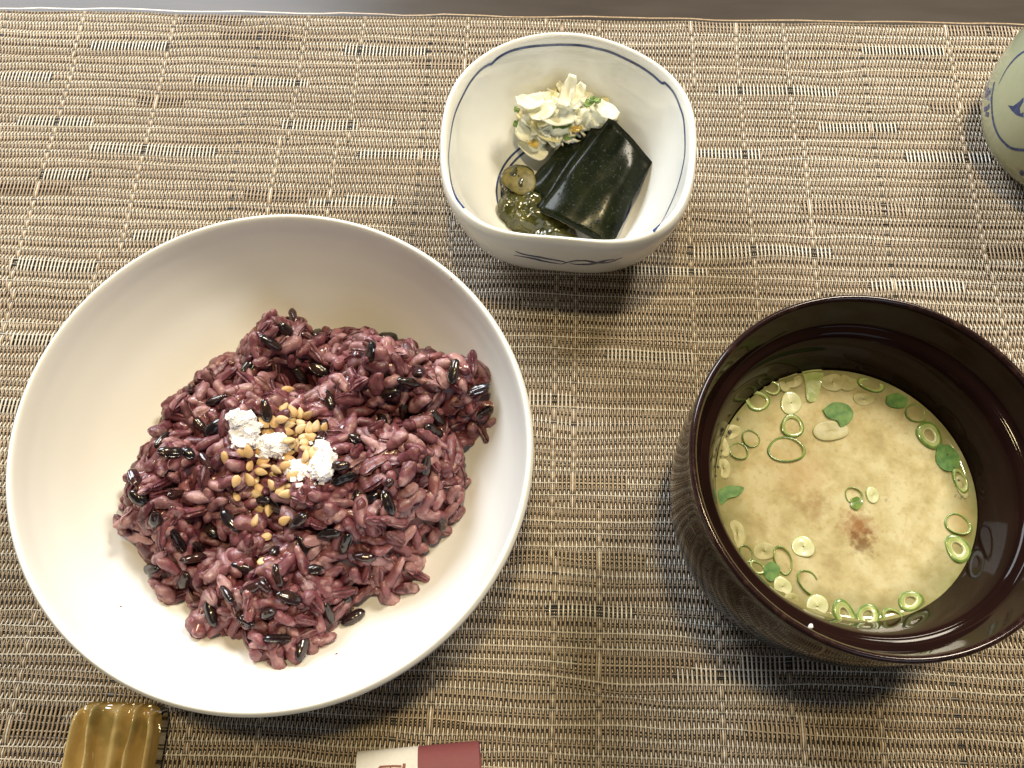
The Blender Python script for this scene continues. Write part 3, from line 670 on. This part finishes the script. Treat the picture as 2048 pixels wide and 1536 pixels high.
for k in range(110):
    a = random.uniform(0, 6.28); d = math.sqrt(random.random()); x = 815 + 265 * d * math.cos(a); y = 590 + 190 * d * math.sin(a) + .0 * x
    up = .002 + .011 * (1 - d * d) * random.uniform(.45, 1)
    rot = Matrix.Rotation(random.uniform(0, 6.28), 4, 'Z') @ Matrix.Rotation(random.gauss(0, .55), 4, 'Y') @ Matrix.Rotation(random.gauss(0, .5), 4, 'X')
    kind = random.random(); mat_, nm = (M_cab, "cabbage_shred") if kind < .86 else (M_caby, "cabbage_shred")
    v, f = shred(heap_pt(x, y, up), random.uniform(.006, .0105), random.uniform(.0022, .0052), random.uniform(-1.6, 1.6), random.uniform(-.8, .8), rot,   .0009, k)
    world_obj(nm, v, f, mat_, cabr)
for x, y, up, L, Wd, ang, tilt, mt, nm in [(835, 400, .013, .011, .0045, 1.2, -.6, M_cab, "cabbage_shred"), (890, 420, .0125, .008, .004, .9, -.5, M_cab, "cabbage_shred"), (600, 470, .012, .010, .006, .3, .2, M_cab, "cabbage_shred"), (700, 640, .010, .013, .0075, -.5, .25, M_caby, "cabbage_shred"), (620, 760, .005, .012, .006, -.6, 0, M_cab, "cabbage_shred"),
                                     (560, 650, .006, .008, .0055, -.9, .3, M_cab, "cabbage_shred"), (960, 470, .0125, .0052, .0028, .9, .2, M_cabg, "green_shred"), (1000, 455, .012, .0036, .0022, 0, .2, M_cabg, "green_shred"), (522, 515, .008, .0026, .002, 1.2, .3, M_cabg, "green_shred"), (800, 615, .0135, .0065, .0018, .1, 0, M_cabg, "green_shred"), (755, 612, .0135, .0025, .002, .8, 0, M_cabg, "green_shred"), (515, 600, .006, .0032, .0018, 1.4, .2, M_cabg, "green_shred"),
                                     (615, 715, .0085, .0050, .0030, -.5, .1, M_carrot, "yellow_shred"), (880, 630, .0130, .0045, .0022, .3, .1, M_carrot, "yellow_shred"), (840, 680, .012, .0040, .0020, .2, .1, M_cabg, "green_shred"), (760, 560, .0138, .012, .007, .1, .1, M_cab, "cabbage_shred"), (680, 530, .0138, .010, .006, .5, -.1, M_cab, "cabbage_shred"), (1060, 520, .010, .009, .006, -.5, .2, M_cab, "cabbage_shred")]:
    rot = Matrix.Rotation(ang, 4, 'Z') @ Matrix.Rotation(tilt, 4, 'Y')
    v, f = shred(heap_pt(x, y, up), L, Wd, random.uniform(.4, 1.0), random.uniform(-.4, .4), rot, .0005, int(x + y)); world_obj(nm, v, f, mt, cabr)

# kelp: thick glossy sheets folded over each other
def sheet(name, parent, corners, mat, edge, th=.0006, bulge=.002, nu=16, nv=16, seed=0, ripple=.0007):
    """corners in order: far-left, far-right, near-right, near-left (world points)"""
    c = [np.array(x) for x in corners]; top = []; bot = []
    nrm = np.cross(c[1] - c[0], c[3] - c[0]); nrm = nrm / np.linalg.norm(nrm); nrm = nrm if nrm[2] > 0 else -nrm
    for i in range(nu):
        for j in range(nv):
            u, v = i / (nu - 1), j / (nv - 1)
            p = (c[0] * (1 - u) + c[1] * u) * (1 - v) + (c[3] * (1 - u) + c[2] * u) * v
            h = bulge * math.sin(PI * u) ** .7 * (.55 + .45 * math.sin(PI * v)) + ripple * (float(vnoise(u * 4, v * 4, seed)) - .5) * 2
            h += (float(vnoise(u * 9 + 3, v * 5, seed + 9)) - .5) * .0005; e = (float(vnoise(u * 7, v * 7, seed + 5)) - .5) * .0012
            p = p + nrm * h + (c[1] - c[0]) / np.linalg.norm(c[1] - c[0]) * (e if u in (0, 1) else 0)
            top.append(p + nrm * th / 2); bot.append(p - nrm * th / 2)
    n = nu * nv; V = np.array(top + bot); f = grid_faces(nu, nv) + [tuple(reversed(q)) for q in grid_faces(nu, nv, off=n)]; nf = len(f)
    ed = [(i, 0) for i in range(nu)] + [(nu - 1, j) for j in range(1, nv)] + [(i, nv - 1) for i in range(nu - 2, -1, -1)] + [(0, j) for j in range(nv - 2, 0, -1)]
    e = [i * nv + j for i, j in ed]
    for k in range(len(e)): a, b = e[k], e[(k + 1) % len(e)]; f.append((a, a + n, b + n, b))
    return world_obj(name, V, f, [mat, edge], parent, fm=[0] * nf + [1] * (len(f) - nf))
kelp = empty("kelp_pickle", tuple(hit(BV_sq, *Z5(950, 1000))[0]), "glossy dark green folded kelp sheet in front of the white cabbage", "kelp")
Q = lambda x, y, z: P(*Z5(x, y), z)
sheet("kelp_layer", kelp, [Q(800, 705, .0165), Q(1020, 600, .018), Q(900, 1180, .013), Q(560, 985, .0125)], M_kelp, M_kelpedge, bulge=.0012, seed=3)
sheet("kelp_layer", kelp, [Q(1012, 548, .0215), Q(1290, 800, .0165), Q(1130, 1290, .013), Q(610, 1120, .0125)], M_kelp, M_kelpedge, bulge=.0015, seed=4)
sheet("kelp_layer", kelp, [Q(1082, 545, .0235), Q(1335, 826, .0185), Q(1085, 1345, .0145), Q(640, 1120, .0145)], M_kelp, M_kelpedge, bulge=.0030, seed=5)
sheet("kelp_layer", kelp, [Q(1150, 1060, .010), Q(1168, 1150, .0095), Q(1120, 1290, .009), Q(1060, 1250, .009)], M_pskin, M_kelpedge, bulge=.0006, seed=6)

cuc = empty("cucumber_pickle", tuple(hit(BV_sq, *Z5(520, 1000))[0]), "olive green pickled cucumber pieces left of the kelp", "pickle")
parts_ = []
for c_, sx, sy, sz, rz, sd in [(Q(535, 965, .0100), .0066, .0078, .0050, .2, 1), (Q(505, 1110, .0095), .0058, .0070, .0050, -.3, 3), (Q(610, 1185, .0098), .0080, .0058, .0046, -.25, 4), (Q(740, 1265, .0090), .0090, .0056, .0046, -.1, 6), (Q(600, 1075, .0115), .0050, .0042, .0034, -.6, 7)]:
    o = lump("t", None, c_, sx, sy, sz, rz, M_pskin, sd, .22, 20, 16); parts_.append(o)
V, Fs, off = [], [], 0
for o in parts_:
    V.append(np.array([tuple(v_.co) for v_ in o.data.vertices])); Fs += [tuple(k + off for k in q.vertices) for q in o.data.polygons]; off += len(V[-1]); bpy.data.objects.remove(o)
tmp = bpy.data.objects.new("cucumber_skin", make_mesh("cucumber_skin", np.vstack(V) - np.array(cuc.location), Fs, M_pskin)); COL.objects.link(tmp)
rm = tmp.modifiers.new("fuse", 'REMESH'); rm.mode = 'VOXEL'; rm.voxel_size = .0004; rm.use_smooth_shade = True
sm_ = tmp.modifiers.new("soften", 'SMOOTH'); sm_.factor = .5; sm_.iterations = 4
me = bpy.data.meshes.new_from_object(tmp.evaluated_get(bpy.context.evaluated_depsgraph_get())); bpy.data.objects.remove(tmp)
for v_ in me.vertices:
    d_ = .0011 * (float(vnoise(v_.co.x / .0022 + v_.co.z / .002, v_.co.y / .003, 41)) - .5) + .0002 * (float(vnoise(v_.co.x / .0009, v_.co.y / .0011 + v_.co.z / .001, 42)) - .5)
    v_.co += v_.normal * d_
me.materials.clear(); me.materials.append(M_pskin); me.update(); obj("cucumber_skin", me, cuc)
lump("cucumber_flesh", cuc, Q(540, 935, .0141), .0056, .0060, .0013, .3, M_pflesh, 12, .16)
o = lump("vegetable_scrap", None, Q(1165, 1075, .0105), .0012, .0009, .0006, .4, M_carrot, 9); tag(o, "tiny orange vegetable scrap at the right edge of the kelp", "pickle scrap")

# ------------------------------------------------------------------ the lacquer soup cup
CC = (.0838, .0588); RC = .0460
K_ = lambda r, z: (r / 46.0, z / 1000.0)
cprof = [K_(0, 8), K_(20, 8), K_(28, 11), K_(31.5, 20), K_(33.3, 32), K_(34.6, 40), K_(37.0, 49), K_(38.6, 53.2), K_(39.6, 54.6), K_(40.6, 54.9), K_(41.6, 55.6), K_(42.6, 58.5), K_(43.6, 62.0), K_(44.3, 64.2), K_(45.0, 65.0), K_(45.7, 64.8), K_(46.1, 63.8), K_(45.6, 62.0), K_(45.3, 58), K_(45.8, 48), K_(45.8, 38), K_(44.6, 26), K_(42.6, 15), K_(40.0, 7), K_(37.5, 3), K_(36.5, 0), K_(33, 0), K_(32.5, 2), K_(16, 2.2), K_(0, 2.2)]
cvv, cff, cpr = lathe(cprof, lambda t: np.full(np.shape(t), RC), 160, 5)
cupr = empty("soup_cup", (CC[0], CC[1], 0), "tall dark brown lacquer cup holding the miso soup", "cup")
cw = cvv + np.array([CC[0], CC[1], 0])
# the lip is its own part: faces between the two ring heights near the rim
npf = len(cpr); lip0, lip1 = 13 * 5, 17 * 5
cf_body, cf_lip = [], []
for q in cff:
    j = min(k % npf for k in q)
    (cf_lip if lip0 <= j < lip1 else cf_body).append(q)
world_obj("cup_body", cw, cf_body, M_lacq, cupr); world_obj("cup_lip", cw, cf_lip, M_lip, cupr)
BV_cup = bvh_of(cw, cff)
nr_, nt_ = 26, 96; v = []
for a in range(nt_):
    t = 2 * PI * a / nt_
    for k in range(nr_):
        fr = (k / (nr_ - 1)) ** .7; r = fr * .0346; z = .0400 + .0007 * max(0, (fr - .93) / .07) ** 2.2
        v.append((SOUP_C.x + r * math.cos(t), SOUP_C.y + r * math.sin(t), z))
soup = world_obj("miso_soup", v, grid_faces(nt_, nr_, True), M_soup, origin=tuple(SOUP_C)); tag(soup, "cloudy beige miso soup filling the dark lacquer cup", "soup")
ZS = .0402
Z7s = lambda x, y: (1340 + x / 2.8927, 560 + y / 2.8927); Z8s = lambda x, y: (1340 + x / 2.8927, 960 + y / 2.8927)
def px_scale(px, py): return (P(px + 1, py, ZS) - P(px, py, ZS)).length
def scallion(px, py, rx, ry, rot, kind, label, open_=0.0, h=.0007):
    """a slice of scallion floating at the surface: a ring (thin or thick wall) or a solid disc; rx, ry in photo pixels"""
    c = P(px, py, ZS); s = px_scale(px, py); a, b = rx * s, ry * s * 1.10; r = np.random.default_rng(int(px * 7 + py)); ph = r.random(4) * 6.28
    wall = {'thin': .15, 'mid': .36, 'thick': .58, 'disc': 1.0, 'film': .30}[kind]; n = 40
    ts = np.linspace(0, 2 * PI * (1 - open_), n, endpoint=bool(open_)); nr = [(1.0, -1.0), (1.0, .55), (.97, .85), (1 - wall * .35, 1.0), (1 - wall * .8, .9), (1 - wall, .5), (1 - wall, -1.0)]
    if kind in ('disc', 'film'): nr = [(1.0, -1.0), (1.0, .30), (.95, .52), (.80, .60), (.55, .57), (.25, .60), (.05, .55)]
    if kind == 'film': h = .0005
    v = []
    for t in ts:
        k = 1 + .07 * math.sin(2 * t + ph[0]) + .04 * math.sin(3 * t + ph[1])
        dz = .00025 * math.sin(t + ph[2])
        for fr, z in nr:
            x, y = a * k * fr * math.cos(t), b * k * fr * math.sin(t)
            v.append((c.x + x * math.cos(rot) - y * math.sin(rot), c.y + x * math.sin(rot) + y * math.cos(rot), ZS + z * h * .5 + dz * (1 if z > 0 else 0)))
    f = grid_faces(n, len(nr), not open_); m = len(nr) - 1; nq = n if not open_ else n - 1; fm = []
    cols = {'thin': [M_sgreen, M_sgreen, M_slight], 'mid': [M_sgreen, M_slight, M_slight], 'thick': [M_sgreen, M_slight, M_spale], 'disc': [M_slight, M_spale, M_spale], 'film': [M_sfilm, M_sfilm, M_sfilm]}[kind]
    for q in range(nq): fm += [0, 0, 0, 1, 2, 2][:m]
    if kind in ('disc', 'film'): fm = [0, 0, 1, 1, 2, 2] * nq
    o = world_obj("scallion_slice", v, f, cols, origin=(c.x, c.y, ZS), fm=fm); return tag(o, label, "scallion", "scallion slices floating in the soup")
def leaf(px, py, pts, label, mat=None):
    """a flap of green scallion leaf lying on the soup; pts are photo-pixel offsets of its outline"""
    c = P(px, py, ZS); top, bot = [], []
    ring_ = catmull(list(pts) + [pts[0]], 4)[:-1]; n = len(ring_)
    V = [(c.x, c.y, ZS + .0003)]
    for k, (x, y) in enumerate(ring_): p = P(px + x, py + y, ZS); V.append((p.x, p.y, ZS + .0003 + .00012 * math.sin(k * .9)))
    for k, (x, y) in enumerate(ring_): p = P(px + x, py + y, ZS); V.append((p.x, p.y, ZS - .0006))
    V += V[1:1 + n]                      # the cut edge has its own vertices so that the flap stays flat
    f = [(0, 1 + k, 1 + (k + 1) % n) for k in range(n)] + [(1 + 2 * n + k, 1 + n + k, 1 + n + (k + 1) % n, 1 + 2 * n + (k + 1) % n) for k in range(n)]
    o = world_obj("scallion_leaf", V, f, mat or M_sleaf, origin=(c.x, c.y, ZS)); return tag(o, label, "scallion", "scallion leaves floating in the soup")
g = 2.8927
for x, y, rx, ry, rot, kind, lab in [
    (700, 712, 64, 62, 0, 'disc', "solid pale scallion disc near the back of the soup"), (928, 872, 100, 60, .1, 'film', "wide pale translucent scallion ring under the green leaf flap"), (468, 918, 50, 52, 0, 'thin', "upper of two small dark green rings at the left side"), (398, 990, 58, 46, .2, 'thin', "lower of two small dark green rings at the left side"),
    (672, 982, 112, 70, -.1, 'thin', "large D-shaped thin green ring left of the middle"), (708, 846, 72, 62, -.4, 'mid', "pale green scallion ring above the D-shaped ring"), (590, 625, 46, 42, 0, 'mid', "small grey green ring at the back left edge"), (714, 580, 46, 46, .3, 'film', "clear scallion slice touching the back wall of the cup"),
    (665, 600, 40, 44, 0, 'film', "faint scallion slice tucked behind the clear one at the back"), (940, 592, 62, 55, 0, 'film', "grey translucent scallion slice right of the striped stalk"), (1032, 592, 58, 50, 0, 'film', "dim translucent scallion slice at the middle of the back edge"), (1164, 606, 76, 42, -.25, 'mid', "oval glassy scallion slice against the back wall"),
    (1420, 772, 56, 56, .4, 'thin', "thin dark ring at the back right edge"), (1500, 898, 76, 74, .3, 'thick', "thick green and white ring at the right edge"), (1680, 1160, 44, 66, .2, 'mid', "clear ring with bright glints on the right wall"), (505, 700, 74, 56, .3, 'mid', "pale green ring at the back left, under a small grey ring"),
    (1062, 1246, 54, 42, .1, 'thin', "small thin green ring in the middle beside a pale disc"), (1172, 1244, 42, 42, 0, 'disc', "small cream scallion disc in the middle of the soup"), (1120, 690, 60, 36, -.2, 'film', "faint green slice under the oval glassy one"), (350, 880, 62, 40, .5, 'film', "foamy translucent slice at the upper left edge"), (300, 960, 40, 60, .2, 'film', "translucent slice pressed to the left wall"), (310, 1090, 40, 55, 0, 'film', "clear slice at the left wall above the green leaf")]:
    scallion(*Z7s(x, y), rx / g, ry / g, rot, kind, lab)
for x, y, rx, ry, rot, kind, lab in [
    (1664, 256, 74, 60, .1, 'thin', "dark green ring at the right wall above a thick ring"), (1664, 398, 72, 72, .3, 'thick', "thick yellow green ring at the lower right wall"), (652, 464, 54, 76, .15, 'thin', "upright thin green oval ring at the lower left"), (770, 386, 62, 60, 0, 'disc', "yellowish scallion disc right of the upright oval ring"),
    (545, 412, 62, 50, .2, 'film', "faint yellow slice left of the yellowish disc"), (650, 616, 52, 52, 0, 'disc', "white scallion disc near the lower left wall"), (850, 732, 64, 64, 0, 'disc', "round white green disc beside the twin-core slice"), (1390, 700, 76, 50, .2, 'thick', "pale green ring near the front edge"),
    (1286, 792, 62, 48, .1, 'mid', "small pale ring touching the front edge"), (388, 312, 42, 80, .1, 'film', "long clear slice on the lower left wall"), (440, 425, 36, 50, .3, 'thin', "short green arc slice at the lower left wall"), (505, 505, 50, 36, -.4, 'mid', "pale green slice next to the dark green leaf bit"),
    (1010, 780, 66, 78, .5, 'thick', "left core of the joined twin slice at the front edge"), (1145, 785, 62, 66, -.3, 'thick', "right core of the joined twin slice at the front edge"), (700, 690, 44, 34, .2, 'film', "dull green slice between the two white discs"), (1690, 40, 34, 60, .1, 'film', "glinting clear slice on the right wall")]:
    scallion(*Z8s(x, y), rx / g, ry / g, rot, kind, lab)
scallion(*Z8s(800, 590), 55 / g, 72 / g, .3, 'thin', "broken open green ring below the upright oval ring", .3)
leaf(*Z7s(975, 780), [(-32, -10), (-12, -24), (12, -22), (28, -8), (26, 10), (6, 25), (-4, 12), (-22, 6)], "folded dark green leaf flap near the back of the soup")
leaf(*Z7s(1315, 700), [(-22, -10), (0, -16), (20, -4), (16, 12), (-6, 14), (-22, 6)], "bright green leaf bit at the back right edge")
leaf(*Z7s(1608, 1035), [(-22, -28), (4, -26), (22, -4), (18, 20), (-6, 24), (-24, 4)], "dark green leaf piece at the right wall")
leaf(*Z7s(350, 1236), [(-26, -6), (-2, -16), (26, -12), (16, 4), (-4, 10), (-20, 22)], "ragged green leaf at the left wall")
leaf(*Z8s(580, 530), [(-14, -8), (0, -20), (18, -10), (16, 10), (0, 20), (-12, 8)], "small dark green leaf bit beside the upright oval ring")
leaf(*Z8s(1075, 132), [(-10, -8), (4, -12), (14, 0), (4, 14), (-10, 8)], "light green leaf speck under the middle ring", M_sgreen)
leaf(*Z7s(815, 580), [(-20, -20), (22, -20), (20, 8), (10, 40), (-8, 40), (-12, 4)], "striped pale green stalk piece at the back edge", M_slight)
for k, (x, y, r) in enumerate([(395, 800, 9), (345, 880, 12), (330, 900, 7), (300, 985, 7), (295, 1020, 6), (278, 1080, 8), (265, 1135, 6), (435, 700, 6), (640, 640, 6), (1600, 1010, 6), (1640, 1085, 7), (1665, 1160, 7), (1690, 1250, 7), (1655, 1240, 6), (1255, 1265, 6)]):
    c = P(*Z7s(x, y), ZS); rr = r / g * px_scale(*Z7s(x, y)); v = []
    for i in range(6):
        th = PI * .5 * i / 5
        for j in range(10): v.append((c.x + rr * math.sin(th) * math.cos(j * .6283), c.y + rr * math.sin(th) * math.sin(j * .6283), ZS + .0005 + rr * .8 * math.cos(th)))
    world_obj("bubble", v, [(i * 10 + j, (i + 1) * 10 + j, (i + 1) * 10 + (j + 1) % 10, i * 10 + (j + 1) % 10) for i in range(5) for j in range(10)], M_bubble, soup)
p, n = hit(BV_cup, 1620, 1256)
o = lump("salt_crystal", None, p + n * .0004, .0007, .0006, .0006, .3, M_salt, 40, .2, 8, 7); tag(o, "tiny white crumb stuck on the front lip of the soup cup", "crumb")

M_speck = Mat("red_bran", (.16, .02, .015), .4).m
for x, y, r_, lab in [(903, 558, .00028, "tiny red speck on the inner right rim of the white bowl"), (241, 1213, .00026, "tiny red speck on the lower left wall of the white bowl"), (673, 1308, .0003, "tiny brown speck below the loose black rice grain")]:
    p, n = hit(BV_bowl, x, y); o = lump("bran_speck", None, p, r_ * 1.3, r_, r_ * .6, .5, M_speck, int(x), .2, 8, 7); tag(o, lab, "speck")
# ------------------------------------------------------------------ the teacup at the right edge
TC = (.193, .205); T_ = lambda r, z: (r / 51.5, .85 * z / 1000.0)
tprof = [T_(0, 6), T_(30, 6), T_(42, 12), T_(48.5, 30), T_(47, 52), T_(44.0, 72), T_(43.6, 75), T_(44.4, 76), T_(45.4, 75), T_(46.0, 72), T_(49.2, 52), T_(51.5, 34), T_(50.6, 20), T_(46.5, 10), T_(40, 4), T_(34, 2.5), T_(33, 0), T_(29, 0), T_(28.5, 2), T_(0, 2.5)]
tv, tf, tpr = lathe(tprof, lambda t: np.full(np.shape(t), .03605), 140, 5)
tw_ = tv + np.array([TC[0], TC[1], 0]); tea = empty("teacup", (TC[0], TC[1], 0), "pale green teacup painted with blue flowers at the right edge", "teacup")
world_obj("cup_body", tw_, tf, M_celadon, tea); BV_tea = bvh_of(tw_, tf)
T2 = lambda x, y: (1800 + x / 3.657, y / 3.657)
paint("painted_circle", BV_tea, [T2(*p) for p in [(940, 365), (895, 385), (840, 430), (780, 505), (722, 615)]], .0009, M_blue, tea, 8, True)
paint("painted_circle", BV_tea, [T2(*p) for p in [(690, 600), (672, 720), (680, 870), (715, 980), (770, 1050), (830, 1088), (930, 1100)]], .0011, M_blue, tea, 8)
paint_area("painted_leaf", BV_tea, [T2(*p) for p in [(790, 770), (830, 775), (870, 745), (905, 710), (906, 860), (850, 840), (815, 805)]], M_blue, tea)
paint_area("painted_leaf", BV_tea, [T2(*p) for p in [(662, 572), (640, 620), (622, 690), (640, 735), (664, 735), (668, 650)]], M_wash, tea)
paint_area("painted_leaf", BV_tea, [T2(*p) for p in [(905, 175), (880, 205), (862, 240), (885, 245), (906, 240)]], M_blue, tea)
for pts in [[(615, 800), (640, 790), (655, 770)], [(625, 830), (650, 840)], [(620, 700), (640, 690), (660, 670)], [(880, 1262), (906, 1256)], [(880, 1275), (906, 1275)], [(620, 640), (645, 660)]]:
    paint("painted_stroke", BV_tea, [T2(*p) for p in pts], .0016, M_blue, tea, 6)

# ------------------------------------------------------------------ chopstick rest
a, b = P(152, 1404, .0105), P(308, 1404, .0105); e0, e1 = P(132, 1500, .0105), P(311, 1500, .0105)
cx = (a.x + b.x) / 2; wid = (e1.x - e0.x); leng = .046; cy = (a.y + b.y) / 2 - leng / 2
nu, nv = 60, 34; top = []
ribs = lambda s: .0034 * (math.exp(-((s + .46) / .085) ** 2) + math.exp(-((s - .50) / .075) ** 2) * .9 + .75 * math.exp(-((s - .10) / .13) ** 2) + .8 * math.exp(-((s + .90) / .10) ** 2) + .9 * math.exp(-((s - .93) / .09) ** 2))
v = []; levels = [(1.00, 'top')]
for i in range(nu):
    s = -1 + 2 * i / (nu - 1)
    for j in range(nv):
        t = -1 + 2 * j / (nv - 1)
        rx, ry = s, t; k = (abs(s) ** 7 + abs(t) ** 9) ** (1 / 8.0); mx = max(abs(s), abs(t)); 
        if k > 1e-6 and mx > 0: rx, ry = s * mx / k, t * mx / k
        edge = min(1.0, (1 - max(abs(s), abs(t))) / .10); zz = .0085 + ribs(s) * min(1, (1 - abs(t)) / .16) ** .6 - .0045 * (1 - edge) ** 2 + .0012 * (1 - min(1, (1 - abs(t)) / .16)) - .0006 * math.cos(t * 1.5) + .0003 * float(vnoise(s * 6, t * 6, 31))
        v.append((cx + rx * wid / 2 * (1 + .03 * -t * .0), cy + ry * leng / 2, zz))
f = grid_faces(nu, nv); ed = [(i, 0) for i in range(nu)] + [(nu - 1, j) for j in range(1, nv)] + [(i, nv - 1) for i in range(nu - 2, -1, -1)] + [(0, j) for j in range(nv - 2, 0, -1)]
e = [i * nv + j for i, j in ed]; off = len(v); ne = len(e)
for sc, z in ((1.015, .0018), (.97, 0.0)):
    for k in e: v.append((cx + (v[k][0] - cx) * sc, cy + (v[k][1] - cy) * sc, z))
for k in range(ne):
    k2 = (k + 1) % ne; f.append((e[k], e[k2], off + k2, off + k)); f.append((off + k, off + k2, off + ne + k2, off + ne + k))
f.append(tuple(off + ne + k for k in range(ne)))
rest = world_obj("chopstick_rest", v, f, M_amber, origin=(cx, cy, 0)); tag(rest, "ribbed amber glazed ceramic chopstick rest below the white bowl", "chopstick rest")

# ------------------------------------------------------------------ paper chopstick band
pa, pb, pm = P(713, 1506, .008), P(957, 1484, .008), P(835, 1496, .008)
ax = (pb - pa); L_ = ax.length; ax.normalize(); back = Vector((-ax.y, ax.x, 0)).normalized()
band = empty("paper_band", tuple(Vector((pm.x, pm.y, 0)) - back * .012), "white and maroon paper band with a brown mark at the front edge", "paper band")
def band_part(name, mat, t0, t1, lift=0, a0=0, a1=2 * PI, n=36, extra=0):
    v = []; N = 8
    for i in range(N):
        q = pa + ax * (L_ * (t0 + (t1 - t0) * i / (N - 1)))
        for j in range(n):
            a = a0 + (a1 - a0) * j / (n - 1); cs, sn = math.cos(a), math.sin(a)
            hx = (abs(cs) ** .75) * (1 if cs > 0 else -1) * (.0115 + lift); hz = (abs(sn) ** .85) * (1 if sn > 0 else -1) * (.0048 + lift)
            p = q - back * .0112 + back * hx; v.append((p.x, p.y, .0052 + hz))
    return world_obj(name, v, grid_faces(N, n), mat, band)
band_part("white_panel", M_pwhite, 0, .5); band_part("maroon_panel", M_pmaroon, .5, 1.0)
bm_v = []; Fp = []
BV_band = None
wp = [o for o in band.children if o.name.startswith("white_panel")][0]
wv = np.array([tuple(x.co) for x in wp.data.vertices]) + np.array(band.location); BV_band = bvh_of(wv, [tuple(q.vertices) for q in wp.data.polygons])
for pts, w in [([(759, 1534), (775, 1533), (790, 1532.5), (803, 1533)], .0006), ([(759, 1534), (759, 1545), (758, 1560)], .0006), ([(805, 1533), (811, 1533.5)], .0016), ([(803, 1536), (804, 1548), (804, 1562)], .0006), ([(781, 1533), (781, 1550)], .0004), ([(760, 1545), (803, 1544)], .0005)]:
    paint("printed_mark", BV_band, pts, w, M_print, band, 6)
